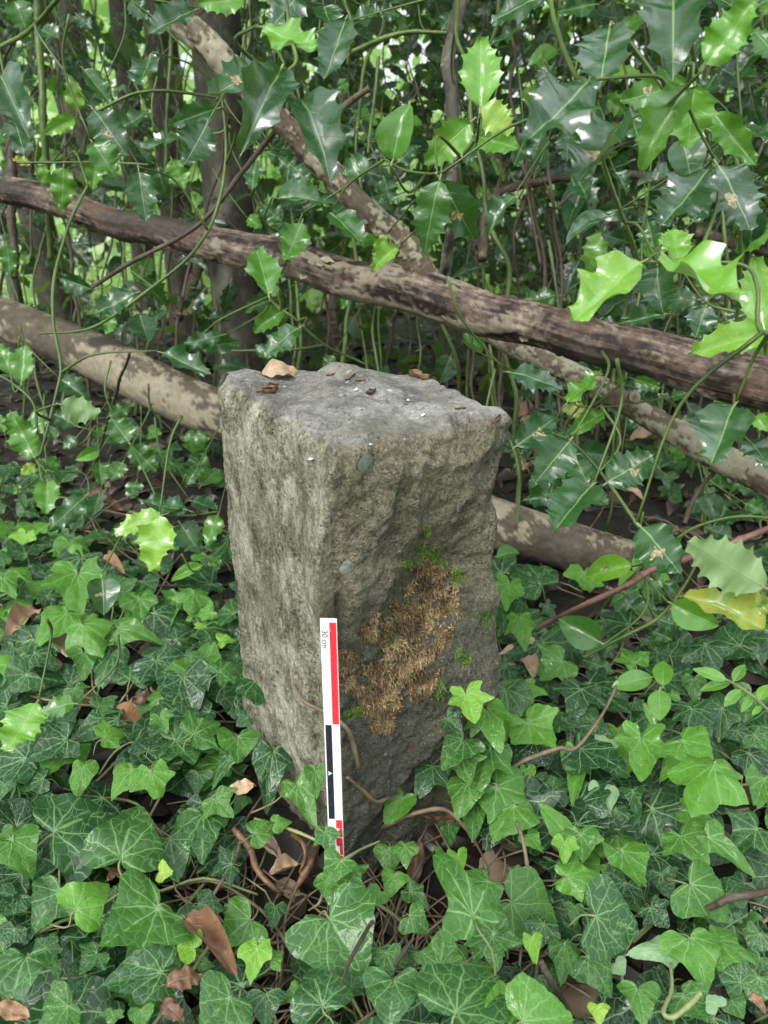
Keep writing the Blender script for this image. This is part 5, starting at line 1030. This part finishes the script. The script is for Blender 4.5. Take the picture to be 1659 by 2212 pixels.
# ================================================================== HOLLY
HB = [  # name of the branch: label, stem polyline (disp px, py, t), radii
 ('holly_branch', 'glossy dark holly branch hanging in front of the side branch', [(610, -60, .62), (622, 60, .60), (640, 130, .585), (600, 160, .58), (560, 165, .58)], (.0022, .0014), 'greenstem'),
 ('holly_branch', 'fresh lime holly sprig with speckled leaves above the stone\'s right half', [(990, -20, .95), (985, 70, .90), (1010, 140, .80), (1035, 230, .74), (1030, 290, .72), (960, 370, .74), (880, 370, .76), (830, 345, .78)], (.003, .0026, .0016), 'greenstem'),
 ('holly_branch', 'very shiny blue-sheened holly branch in the upper right', [(1180, -60, .70), (1195, 40, .66), (1240, 160, .62), (1270, 190, .60), (1300, 330, .60), (1350, 480, .66)], (.0032, .003, .0016), 'greenstem'),
 ('holly_branch', 'mid-green drooping holly sprig with mined leaves at the upper right', [(1720, -60, .56), (1600, 40, .54), (1530, 130, .52), (1490, 178, .52), (1440, 200, .53)], (.003, .0024, .0015), 'greenstem'),
 ('holly_branch', 'lime-green sunlit holly sprig in front of the log\'s right end', [(1760, 700, .50), (1650, 715, .50), (1640, 620, .50), (1600, 570, .51), (1440, 568, .53), (1390, 566, .54)], (.0026, .002, .0014), 'greenstem'),
 ('holly_branch', 'dark holly leaves with brown blotches hanging over the log fork', [(960, 330, .86), (950, 370, .85), (948, 395, .85), (945, 420, .86)], (.002, .0014), 'greenstem'),
 ('holly_branch', 'sparse holly branch crossing the bright gap at upper left', [(-40, 120, .86), (60, 70, .84), (130, -10, .8)], (.0034, .0034), 'greenstem'),
 ('holly_branch', 'long arching green holly shoot in front of the left logs', [(480, 200, .98), (490, 330, .97), (470, 450, .96), (420, 540, .95), (330, 620, .94), (200, 705, .93), (85, 722, .92)], (.003, .0032, .0028, .002), 'greenstem'),
 ('holly_branch', 'wavy thin green shoot dangling down past the left logs', [(190, 400, .95), (150, 480, .93), (118, 590, .9), (115, 690, .88), (132, 790, .86), (120, 860, .85), (85, 990, .84)], (.0026, .0028, .0026, .002), 'greenstem'),
 ('holly_branch', 'little holly sprig with prickly leaves just above the stone\'s back edge', [(575, 600, 1.0), (582, 640, 1.0), (610, 668, 1.0), (640, 690, 1.0), (700, 745, 1.02), (790, 788, 1.05)], (.0022, .0024, .0024), 'greenstem'),
 ('holly_branch', 'dark holly sprig with serpentine leaf mines right of the stone', [(1110, 945, .98), (1160, 930, .96), (1230, 950, .93), (1300, 1020, .90), (1380, 1140, .86)], (.0028, .003, .003), 'greenstem'),
 ('holly_branch', 'bright glossy pair of holly leaves beside the stone\'s left flank', [(470, 1105, .96), (420, 1112, .95), (345, 1116, .93)], (.0018, .0016), 'greenstem'),
 ('holly_branch', 'young holly shoot with upright leaves at the left edge below the logs', [(-20, 800, .86), (30, 830, .86), (75, 880, .86), (85, 990, .87), (130, 1020, .88)], (.0022, .002), 'greenstem'),
 ('holly_branch', 'low holly leaves turning yellow over the slanting red-brown twig', [(1700, 1125, .82), (1600, 1118, .83), (1500, 1140, .85), (1440, 1180, .87), (1390, 1220, .88)], (.0026, .0026, .002), 'greenstem'),
 ('holly_branch', 'dark holly leaf cluster hanging at the far right above the thin log', [(1560, 300, .72), (1590, 350, .70), (1600, 450, .70), (1590, 720, .82), (1585, 880, .84)], (.0028, .0026), 'greenstem'),
 ('holly_branch', 'dim holly branch along the middle of the reddish log\'s near side', [(655, 460, .98), (640, 500, .97), (628, 560, .97), (612, 600, .96)], (.0018, .0014), 'greenstem'),
 ('holly_branch', 'wet holly leaf spray under the bend of the reddish log', [(1030, 760, 1.12), (1110, 800, 1.1), (1230, 870, 1.0), (1280, 880, .98)], (.002, .002), 'greenstem'),
]
hb = []
for (nm, lb, pl, rd, mt) in HB:
    Q = [P(*p) for p in pl]; th = thing(nm, lb, 'holly', Q[0], 'holly branches hanging round the stone')
    tube_obj('stem', Q, [r_*.68 for r_ in rd], M[mt], th, n=80, sides=9, wob=.002, disp=disp_vine); hb.append((th, catmull(Q, 60)))
# rows: region, base xy, tip xy, width px, tone, flags (m mine, w blue shiny, y yellow, s smooth, o oval) [t]
HL = """
1 835 45 628 155 115 .1 w;1 1055 -5 845 15 110 1.2 -;1 1300 -20 1170 100 130 .1 w;1 1138 120 1378 235 160 1.5 w .44;1 1492 88 1400 362 140 .2 w;1 1512 92 1665 60 105 .2 w;1 1165 298 892 425 135 .3 mw;1 1212 300 1058 595 195 .1 w;1 1292 400 1442 705 195 .2 w
1 652 240 600 396 110 .2 w;1 402 472 552 668 145 .2 mw;1 362 300 478 452 82 .4 -;1 332 482 308 325 75 2.1 -;1 322 508 182 582 62 1.8 -;1 -10 300 95 520 150 .2 w .5;1 60 520 110 660 110 .1 w .6;1 400 615 500 755 150 .7 -;1 275 722 265 912 100 1.1 -;1 418 680 398 822 72 1.1 -
1 165 715 215 800 60 1.5 -;1 132 705 52 690 42 2.6 y;1 600 742 632 962 112 .3 -;1 680 720 720 860 70 .2 -;1 742 690 802 822 92 1.1 -;1 935 470 718 545 82 .2 -;1 892 540 788 732 130 .1 -;1 792 592 600 655 92 .3 w;1 1106 700 1088 828 72 .4 -;1 1200 850 1432 850 112 .4 w
1 1130 880 1220 960 80 .3 -;1 1442 930 1572 1062 122 .4 w;1 1210 690 1290 760 80 .3 -;1 1592 690 1480 760 112 .4 -;1 1470 340 1500 400 50 .9 -;1 330 60 400 130 90 .1 -;1 1302 965 1228 1140 112 .9 -;1 1160 660 1280 700 80 .2 -;1 520 560 640 480 80 .3 -;1 430 380 370 460 70 .2 -
1 60 0 120 140 100 .5 -;1 180 130 260 170 80 .3 w;1 300 950 420 1010 70 .2 w;1 1330 790 1250 700 90 .3 -;1 1070 940 1130 980 70 1.2 -;1 1240 640 1300 560 100 .6 -;1 560 0 640 90 110 .1 -;1 1400 30 1430 120 110 .2 w
2 690 -10 448 75 150 .1 w;2 415 462 418 158 155 1.6 -;2 415 462 562 568 125 2.5 -;2 372 530 168 712 130 1.6 -;2 412 592 592 645 100 1.2 -;2 35 690 95 432 150 .9 s;2 240 780 165 1098 142 .5 -;2 246 782 402 1052 165 .2 m;2 872 370 598 645 225 .1 w;2 975 120 930 408 195 .2 w
2 1250 -30 1250 252 225 .1 w;2 1042 540 818 802 205 .2 mw;2 1302 360 1008 445 135 .8 m;2 1312 372 1095 705 155 1.2 w;2 1342 372 1310 645 170 1.3 -;2 1425 490 1612 722 112 .9 -;2 1392 280 1610 -10 150 1.4 - .42;2 1290 600 1332 782 140 .3 s;2 1272 772 1108 765 92 .2 mw;2 1402 740 1188 1002 200 .1 w
2 1440 710 1602 982 185 .1 mw;2 978 928 778 1022 130 .2 ws;2 562 840 438 990 102 .3 w;2 470 190 622 120 85 .2 w;2 1300 290 1390 165 90 .2 w;2 1690 250 1600 110 110 .6 -;2 912 20 738 52 90 .4 -;2 1390 -40 1540 50 120 .2 w;2 1690 60 1640 -40 90 1.0 -;2 690 560 640 700 90 .1 -
2 800 560 790 700 90 .1 -;2 430 560 345 695 90 .2 w;2 830 760 880 860 90 .1 -;2 1000 740 1060 830 70 .2 -;2 1212 1092 1312 985 112 1.9 -;2 0 770 30 890 80 .3 -;2 -20 50 70 60 90 .2 -;2 650 760 700 640 80 .2 w;2 1560 560 1680 620 120 .2 w;2 1100 600 1060 480 100 .3 w
2 1330 960 1400 870 80 .2 -;2 1140 960 1170 1080 90 .3 -;2 600 620 560 720 90 .1 -;2 250 130 300 40 80 .2 -;2 60 700 150 620 70 .3 -;2 1600 330 1500 330 80 .4 w;2 1430 330 1360 440 90 .2 -;2 1050 20 1130 0 60 .4 -;2 730 280 670 400 80 .1 -;2 1380 620 1450 700 70 .2 -
4 1112 100 803 358 195 2.0 w;4 1222 92 1535 262 235 1.75 w;4 1642 402 1600 72 150 1.9 w;4 1652 400 1312 495 130 2.1 -;4 1270 90 1245 -50 120 1.8 -;4 1180 110 1192 305 165 .2 -;4 1222 320 1005 360 82 .3 - .98;4 1392 285 1340 435 112 .3 w;4 752 240 588 272 82 .4 - 1.2;4 548 572 785 632 112 .2 w
4 792 702 945 572 112 1.3 w;4 880 742 762 735 62 1.8 y;4 800 842 975 722 72 .9 -;4 570 892 738 768 132 .2 m;4 802 868 648 1055 152 .3 -;4 828 922 992 930 102 .2 -;4 965 1048 1168 930 152 .3 m;4 832 950 900 1100 110 .4 -;4 770 780 650 735 50 .3 -;4 1512 720 1408 975 195 .3 w
4 1568 858 1680 975 110 .3 w;4 350 398 432 482 82 1.2 s 1.15;4 290 500 240 620 110 .2 s 1.25;4 60 30 -60 120 70 2 - .94;4 10 -20 -50 70 50 1.9 - .95;4 1080 600 1200 640 60 .7 - 1.05;4 1240 680 1330 650 60 .6 - 1.0;4 1440 640 1500 730 70 .3 -;4 1020 960 1010 1060 90 .3 -;4 740 900 820 800 80 .3 -;4 1600 760 1659 820 60 1.6 -
6 862 18 602 95 110 .3 -;6 895 25 728 228 175 .3 w;6 1108 200 1292 402 190 .3 m;6 1082 395 1212 465 115 .8 -;6 1068 368 848 415 105 1.9 ms;6 1642 462 1296 255 190 1.1 P;6 1645 642 1302 468 150 1.6 y;6 1245 535 1450 640 120 1.2 s;6 932 700 752 600 130 .5 s;6 870 780 1000 830 80 .4 -;6 488 330 592 300 60 .7 s 1.3
6 1390 60 1440 180 90 .2 s;6 1430 190 1500 100 90 .2 s;6 1560 100 1650 140 80 .6 -;6 1665 575 1568 480 80 1.1 y;6 1210 440 1270 500 80 .3 -;6 1180 600 1300 640 90 .4 -;6 1240 690 1160 650 60 .4 -;6 640 -10 680 60 60 .3 -;6 900 60 970 110 60 .6 -;6 1100 500 1040 560 80 .2 w;6 1500 250 1380 200 80 .3 -
3 1160 232 1108 35 132 .9 w;3 1182 260 1042 302 62 .4 -;3 1226 305 1083 392 82 .9 -;3 1294 378 1128 495 112 .4 w;3 700 488 918 585 92 .3 w;3 962 410 778 452 72 .3 -;3 860 462 1042 440 80 .3 -;3 582 232 402 330 110 .2 -;3 600 168 742 292 72 .3 -;3 602 320 642 445 102 .2 -;3 392 210 248 160 80 .2 -
3 480 320 460 412 52 1.1 -;3 790 852 912 852 62 .6 -;3 265 712 432 752 142 1.1 P;3 262 600 382 682 82 .2 w;3 152 942 48 735 112 .9 -;3 92 612 110 445 92 1.0 -;3 46 578 -5 445 70 1.0 -;3 332 802 222 740 92 .2 -;3 556 872 478 772 102 .6 w;3 565 885 678 1002 92 .5 -;3 470 762 578 710 62 .5 -
3 430 960 440 1060 80 .7 -;3 530 960 480 1040 70 .7 w;3 425 912 328 948 52 1.4 s;3 152 970 90 1012 42 2.6 -;3 200 1000 240 930 70 .8 -;3 260 1050 330 980 90 .3 w;3 200 1042 252 1110 80 1.2 -;3 850 990 800 1060 90 .4 -;3 870 1060 940 990 90 .6 w;3 150 740 190 840 80 .9 -;3 20 830 0 750 50 .9 -
3 590 1040 560 1110 70 .5 w;3 30 20 45 160 70 .7 -;3 1160 500 1100 450 60 .3 -;3 330 850 270 900 80 .4 -;3 240 860 200 800 70 .4 -;3 1440 500 1400 560 60 .4 -
5 702 150 480 222 95 2.2 w;5 688 160 664 414 135 2.2 w;5 205 5 200 155 92 1.1 -;5 372 68 205 215 90 .3 -;5 812 132 598 98 90 .3 w;5 942 148 888 278 80 1.1 w;5 780 190 860 310 110 .3 -;5 872 368 728 432 52 1.3 s;5 440 420 452 572 132 .3 sm;5 155 968 25 1188 150 1.7 w;5 322 965 172 992 95 .9 w;5 830 90 940 130 90 .1 w;5 60 60 90 20 60 .9 -
5 430 60 400 170 80 .3 w;5 540 260 500 180 70 .2 -;5 620 280 560 200 60 .3 -;5 910 370 950 320 50 .9 w;5 300 150 360 120 50 1.1 -
"""
JIT = random.Random(19)
for row in HL.replace('\n', ';').split(';'):
    if not row.strip(): continue
    f = row.split(); r = int(f[0]); x0, y0, x1, y1, w, tone = map(float, f[1:7]); fl = ''.join(k for k in f[7:] if not k[0].isdigit() and k[0] != '.'); tt = [float(k) for k in f[8:] if k[0].isdigit() or k[0] == '.']
    a = Vector(Z(r, x0, y0)); b = Vector(Z(r, x1, y1)); lp = (b-a).length; wp = w/2
    real = max(lp, wp*1.9)                                           # foreshortened leaves are longer than they look
    t = tt[0] if tt else min(1.25, max(.46, FPX*.060/real))
    J = P(a.x, a.y, t); ln = real/FPX*t
    if J.z < .05: J = PZ(a.x, a.y, .05+U(0, .05)); t = (J-CAM).dot(Vector((0, CP, -SP)))
    loc, nn = hit_stone(a.x, a.y)
    if loc is not None and (loc-CAM).length < (J-CAM).length and b.y < 1000: pass
    tocam = (CAM-J).normalized()
    for tr in range(12):
        n = (tocam*(.62 if 'w' in fl else .95) + Vector((0, 0, .95 if 'w' in fl else .30)) + rv(.42)*(1 if tr < 6 else .5)).normalized()
        T = tip_on_plane(J, b.x, b.y, n)
        if T is not None and .7 < (T-J).length/ln < 1.35: break
    if T is None: continue
    L3 = (T-J).length; wtrue = wp/FPX*t*1.08; ws = max(.7, min(1.6, wtrue/(L3*.5)))
    me = R.choice(HSM if 's' in fl else HOLLY)
    if 'P' in fl: n = -n
    th, poly = min(hb, key=lambda e: min((J-q).length for q in e[1][::6]))
    o = leaf_at('leaf', me, J, T, n, ws, th, (lvl(tone), 1.0 if 'w' in fl else U(0, .4), 1.0 if 'm' in fl else 0, 0.0 if 'y' in fl else 1.0))
    q = min(poly, key=lambda p: (p-J).length); back = J - (T-J).normalized()*L3*.13; dd = (q-J).length
    if dd > .012:
        if dd < .16: e = q
        else: e = back + (J-T).normalized()*.05 + Vector((U(-.03, .03), U(-.01, .06), U(.02, .10)))
        mid = back.lerp(e, .5) + (J-T).normalized()*min(.02, dd*.2) + rv(.006)
        tube_obj('twig', [J-(T-J).normalized()*L3*.10, mid, e], [.0009, .0013, .0017], M['greenstem'], th, n=10, sides=6)

# --- background holly shrubs: stems + many leaves, each shrub a thing
BS = [('tangled holly shrub filling the upper right behind the shiny leaves', 1380, 1.75, 300, (1050, 1750), (-60, 640), 1.0),
      ('holly shrub directly behind the reddish log\'s middle', 900, 1.7, 260, (620, 1180), (-60, 620), 1.0),
      ('open holly shrub in the bright gap at upper left', 300, 1.9, 120, (-60, 560), (-60, 520), .8),
      ('low dark holly shrub between the thick log and grey trunk', 360, 2.0, 120, (-40, 640), (430, 760), 1.0),
      ('deeper dim holly shrub far behind the log on the right', 1250, 2.5, 300, (900, 1800), (-80, 700), .7),
      ('deeper dim holly shrub far behind the side branch', 600, 2.6, 170, (200, 900), (-80, 500), .7),
      ('holly shrub crowding the top right corner with big dark leaves', 1480, 1.35, 170, (1120, 1800), (-80, 560), .5),
      ('holly seedlings low on the litter under the thin crusty log', 1350, 1.45, 60, (1120, 1750), (640, 960), .9)]
for (lb, cx, t0, nl, (xa, xb), (ya, yb), sc_) in BS:
    b = P(cx, 800, t0); th = thing('holly_shrub', lb, 'holly', (b.x, b.y, 0), 'holly shrubs behind the logs'); stems = []
    for s in range(int(11*sc_)+4):
        px = U(xa, xb); t = t0*U(.85, 1.2); lean = U(-160, 160); bot = P(px, 900, t); bot.z = max(.0, min(bot.z, .02)); Q = [bot, P(px+lean*.3+U(-30, 30), 600, t*U(.97, 1.03)), P(px+lean*.7+U(-50, 50), 300, t*U(.95, 1.05)), P(px+lean+U(-60, 60), -60, t), P(px+lean*1.4+U(-60, 60), -500, t)]
        if t0 > 2.2: Q = Q[:]
        r0 = U(.0016, .0040); mt = M['greenstem'] if U(0, 1) < .5 else M['brownstem']
        tube_obj('stem', Q, [r0*1.1, r0, r0*.8, r0*.6], mt, th, n=90, sides=7, wob=.022, disp=disp_vine); stems.append(catmull(Q, 30))
    for s in range(nl):
        px, py = U(xa, xb), U(ya, yb); t = t0*U(.82, 1.25); J = P(px, py, t)
        if J.z < .04: continue
        q = min((p for st_ in R.sample(stems, min(6, len(stems))) for p in st_), key=lambda p: (p-J).length)
        if (q-J).length > .10: J = q + (J-q).normalized()*U(.03, .10)
        if J.y < .95: continue
        d = Vector((U(-1, 1), U(-.5, .5), U(-1.1, .25))).normalized(); L = U(.052, .085); n = ((CAM-J).normalized()*U(.2, 1)+Vector((0, 0, U(.1, 1)))+rv(.5)).normalized(); d = (d-n*d.dot(n)).normalized()
        tone = R.gauss(-.10, .2) if U(0, 1) < .88 else U(.8, 1.8)  # low tones put the thicket's shade into most leaves
        leaf_at('leaf', R.choice(HBG+HSM[:1]), J, J+d*L, n, U(.8, 1.2), th, (lvl(tone), U(0, 1), 1.0 if U(0, 1) < .06 else 0, 1.0))
        if s % 3 == 0: tube_obj('twig', [J, J.lerp(q, .5)+rv(.012), q], [.0009, .0012, .0016], M['greenstem'], th, n=8, sides=5)

for (cx, t0, tag_i) in ((1300, 1.9, 0), (500, 2.0, 2)):  # overhead leaf mass out of view, added to darken the thicket below
    shr = [o for o in bpy.data.objects if o.name.startswith('holly_shrub')][tag_i]; q = random.Random(cx); pts = []
    for c in range(170):
        c0 = Vector((P(cx, 0, t0).x + q.uniform(-1.5, 1.5), q.uniform(1.1, 3.4), 0)); c0.z = max(1.0, .75+.24*c0.y)+q.uniform(0, 1.0); tn = q.random()
        for k in range(45): pts.append((c0.x+q.gauss(0, .16), c0.y+q.gauss(0, .16), c0.z+abs(q.gauss(0, .12)), tn+q.uniform(-.3, .3)))
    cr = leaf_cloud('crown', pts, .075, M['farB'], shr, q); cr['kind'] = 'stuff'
def thicket():
    q = random.Random(23); pts = []
    while len(pts) < 7600:
        px, py = q.uniform(-900, 2500), q.uniform(-150, 900); right = min(1, max(0, (px-560)/300))
        dens = mn.noise(Vector((px*.0075, py*.0075, 3)))+.5*mn.noise(Vector((px*.02, py*.02, 7)))
        if dens < (.24 if px < 560 else -.20): continue
        if px < 560 and q.random() < .35: continue
        p = P(px, py, q.uniform(1.9, 3.4))
        if p.z < .03: continue
        for k in range(3): pts.append((p.x+q.gauss(0, .03), p.y+q.gauss(0, .05), max(.02, p.z+q.gauss(0, .03)), q.betavariate(1.2, 2.5)))
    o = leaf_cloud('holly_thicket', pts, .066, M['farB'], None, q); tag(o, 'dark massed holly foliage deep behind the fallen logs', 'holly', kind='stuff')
thicket()
# hand-placed green stems and dead twigs in the thicket
GS = [([(745, 0, .9), (760, 60, .9), (750, 140, .92)], 'green stem dropping from the top edge behind the blue-sheened leaf pair', .0036),
      ([(728, 125, .96), (860, 75, .93), (965, 72, .92)], 'curved green shoot joining the grey upright stem at top centre', .0042),
      ([(200, 240, 1.0), (310, 198, 1.0), (460, 212, 1.02), (470, 218, 1.02)], 'thin green shoot running level across the upper left gap', .0028),
      ([(820, 120, 1.1), (800, 250, 1.1), (795, 330, 1.1)], 'upright green stem just right of the side branch', .0034),
      ([(40, 350, 1.0), (170, 348, 1.0), (320, 354, 1.0)], 'level thin green shoot above the log\'s left end', .0020),
      ([(1300, 350, .78), (1340, 460, .80), (1380, 560, .84)], 'paired pale green stem passing behind the lime sprig', .0030),
      ([(375, -20, 1.4), (365, 200, 1.4), (355, 420, 1.45)], 'straight green pole-like stem in the upper left gap', .0050),
      ([(80, -20, 1.3), (92, 250, 1.3), (110, 560, 1.4)], 'thick straight green stem near the left edge', .0085),
      ([(1185, 520, 1.15), (1210, 700, 1.15), (1150, 480, 1.1)][:2], 'vertical green stem right behind the reddish log', .0032),
      ([(955, 700, 1.2), (985, 780, 1.2), (990, 840, 1.22)], 'green stem standing just behind the stone\'s right top edge', .0042),
      ([(1018, 700, 1.15), (1010, 780, 1.15), (1010, 860, 1.18)], 'second upright green stem behind the stone\'s right corner', .0036),
      ([(700, 745, 1.3), (620, 756, 1.3), (440, 756, 1.32)], 'level green shoot between thick log and the stone top', .0032),
      ([(1102, 950, .92), (1118, 1010, .90), (1122, 1075, .88), (1117, 1132, .87)], 'short pale green shoot dangling at the stone\'s right side', .0023)]
for pl, lb, r0 in GS: tag(tube_obj('green_shoot', [P(*p) for p in pl], [r0*.8, r0*.6], M['greenstem'], n=80, sides=9, wob=.004, disp=disp_vine), lb, 'stem', 'single green stems in the thicket')
up = [P(1005, -40, 1.0), P(975, 90, 1.0), P(968, 150, 1.0), P(975, 190, 1.0), P(980, 330, 1.02), P(975, 480, 1.05), P(960, 620, 1.15)]
tag(tube_obj('upright_sapling', up, [.009, .0085, .0095, .007, .0062], M['treebark'], n=120, sides=16, wob=.004, disp=disp_rough), 'grey woody upright stem at top centre reaching down to the log fork', 'stem')
ST = [([(722, 610, 1.25), (715, 680, 1.25), (730, 770, 1.28)], 'stubby brown dead stem hanging under the reddish log', .0075), ([(590, 290, 1.0), (520, 380, 1.0), (440, 470, 1.0), (310, 555, 1.0), (200, 620, 1.05)], 'long dark dead twig slanting across the log at left', .0036),
      ([(720, 250, .95), (750, 222, .95), (797, 188, .93)], 'short lichened dead twig with a blunt end at top centre', .0050), ([(30, 265, 1.5), (28, 450, 1.5), (30, 600, 1.5)], 'dark upright dead stem by the left edge', .010), ([(380, 690, 1.9), (420, 600, 1.9), (470, 500, 1.95)], 'grey leaning dead limb behind the thick log', .014),
      ([(1040, 560, 1.3), (1090, 410, 1.4), (1400, 380, 1.45), (1700, 440, 1.5)], 'arching brown dead branch through the thicket above the log', .0085), ([(1500, 500, 1.4), (1600, 530, 1.4), (1700, 560, 1.4)], 'brown dead branch end at the right edge above the log', .0105), ([(1480, 1130, 1.0), (1510, 1060, 1.02), (1540, 1020, 1.05)], 'dark splintered twig standing below the thin crusty log', .0035)]
for pl, lb, r0 in ST: tag(tube_obj('dead_branch', [P(*p) for p in pl], [r0, r0*.85, r0*.7], M['brownstem'] if 'lichened' not in lb else M['branchbark'], n=120, sides=12, wob=.006, disp=disp_vine), lb, 'dead stem', 'dead stems in the thicket')
for k in range(130):
    if k < 62: x, y, t = U(1000, 1700), U(150, 700), U(1.15, 1.9)
    elif k < 80: x, y, t = U(640, 1100), U(100, 780), U(1.25, 2)
    else: x, y, t = U(0, 560), U(60, 640), U(1.4, 2.2)
    a = R.gauss(math.pi/2, .55); L = U(90, 330); Q = [P(x, y, t)]; 
    for s in range(3): a += U(-.25, .25); x += math.cos(a)*L/3; y -= math.sin(a)*L/3; t *= U(.97, 1.03); Q.append(P(x, y, t))
    r0 = U(.0010, .0030)
    V, F, B, _ = tube(Q, [r0, r0*.7, r0*.4], 24, 6, .010, k)
    for f_ in range(R.choice((1, 2, 3))):
        i = R.randrange(0, 2); s0 = Q[i].lerp(Q[i+1], U(.2, .9)); e = s0 + (Q[i+1]-Q[i]).normalized()*U(.03, .09) + rv(.045)
        v, f, b_, _ = tube([s0, s0.lerp(e, .5)+rv(.008), e], [r0*.5, r0*.25], 7, 5, 0, k+f_); o_ = len(V); V += v; B += b_; F += [tuple(i_+o_ for i_ in g) for g in f]
    o = obj('dead_twig', mesh('dead_twig', [v-Q[0] for v in V], F, M['brownstem'], vec={'bark': B})); o.location = Q[0]
    tag(o, 'thin brown dead twig tangled among the holly stems behind the logs', 'twig', 'thin dead twigs in the thicket')
# rusty curled dead leaf caught in the twigs
J = P(392, 668, 1.4); th = thing('dead_leaf', 'dark rusty dead leaf cluster caught on stems above the thick log', 'dead leaf', J)
for k in range(4): leaf_at('blade', R.choice(DEAD), J+rv(.008), J+rv(.02)+Vector((U(-.02, .02), 0, -.012)), rv(1), .8, th, (.22, .2, .1, 1))

# ================================================================== privet seedlings with plain oval leaves
def seedling(label, stem, leaves, tone, cat='seedling'):
    Q = [PZ(*Z(*p[:3]), p[3]) for p in stem]; th = thing('privet_seedling', label, cat, Q[0], 'oval-leaved seedlings in the ivy'); tube_obj('stem', Q, [.0016, .0012], M['petiole'], th, n=24, sides=7)
    for (r, x0, y0, x1, y1, z, w, tn, kind) in leaves:
        J = PZ(*Z(r, x0, y0), z)
        for tr in range(6):
            n = (Vector((0, 0, .8))+(CAM-J).normalized()*.6+rv(.3)).normalized(); T = tip_on_plane(J, *Z(r, x1, y1), n)
            if T is not None and (T-J).length < .09: break
        leaf_at('leaf', R.choice(OVAL if kind == 'o' else LANCE), J, T, n, w, th, (lvl(tn), .2, 0, 1))
seedling('seedling with plain smooth oval leaves right of the stone', [(6, 1195, 1090, .03), (6, 1190, 980, .09), (6, 1195, 890, .11)], [(6, 1160, 850, 985, 890, .12, 1.0, 1.1, 'o'), (6, 1205, 888, 1205, 775, .13, 1.15, 1.2, 'o'), (6, 1190, 905, 1190, 1036, .125, 1.3, 1.2, 'o'), (6, 1230, 930, 1285, 945, .11, 1.3, 1.0, 'o'), (6, 1120, 960, 1185, 1090, .10, .5, 1.4, 'o')], 1.2)
seedling('pale shoot with paired narrow leaves at the right edge', [(6, 1670, 1005, .12), (6, 1600, 940, .14), (6, 1530, 890, .155), (6, 1465, 855, .165)], [(6, 1480, 862, 1335, 812, .17, 1.4, 1.5, 'l'), (6, 1500, 870, 1365, 905, .16, 1.3, 1.3, 'l'), (6, 1510, 870, 1560, 792, .165, 1.6, 1.1, 'l'), (6, 1540, 905, 1470, 975, .155, 1.6, 1.3, 'l'), (6, 1560, 900, 1500, 955, .15, 1.4, 1.4, 'l'), (6, 1620, 950, 1659, 880, .14, 1.8, 1.7, 'l'), (6, 1630, 975, 1590, 1015, .13, 1.6, 1.5, 'l'), (6, 1590, 930, 1545, 1000, .14, 1.2, 1.4, 'l')], 1.5)
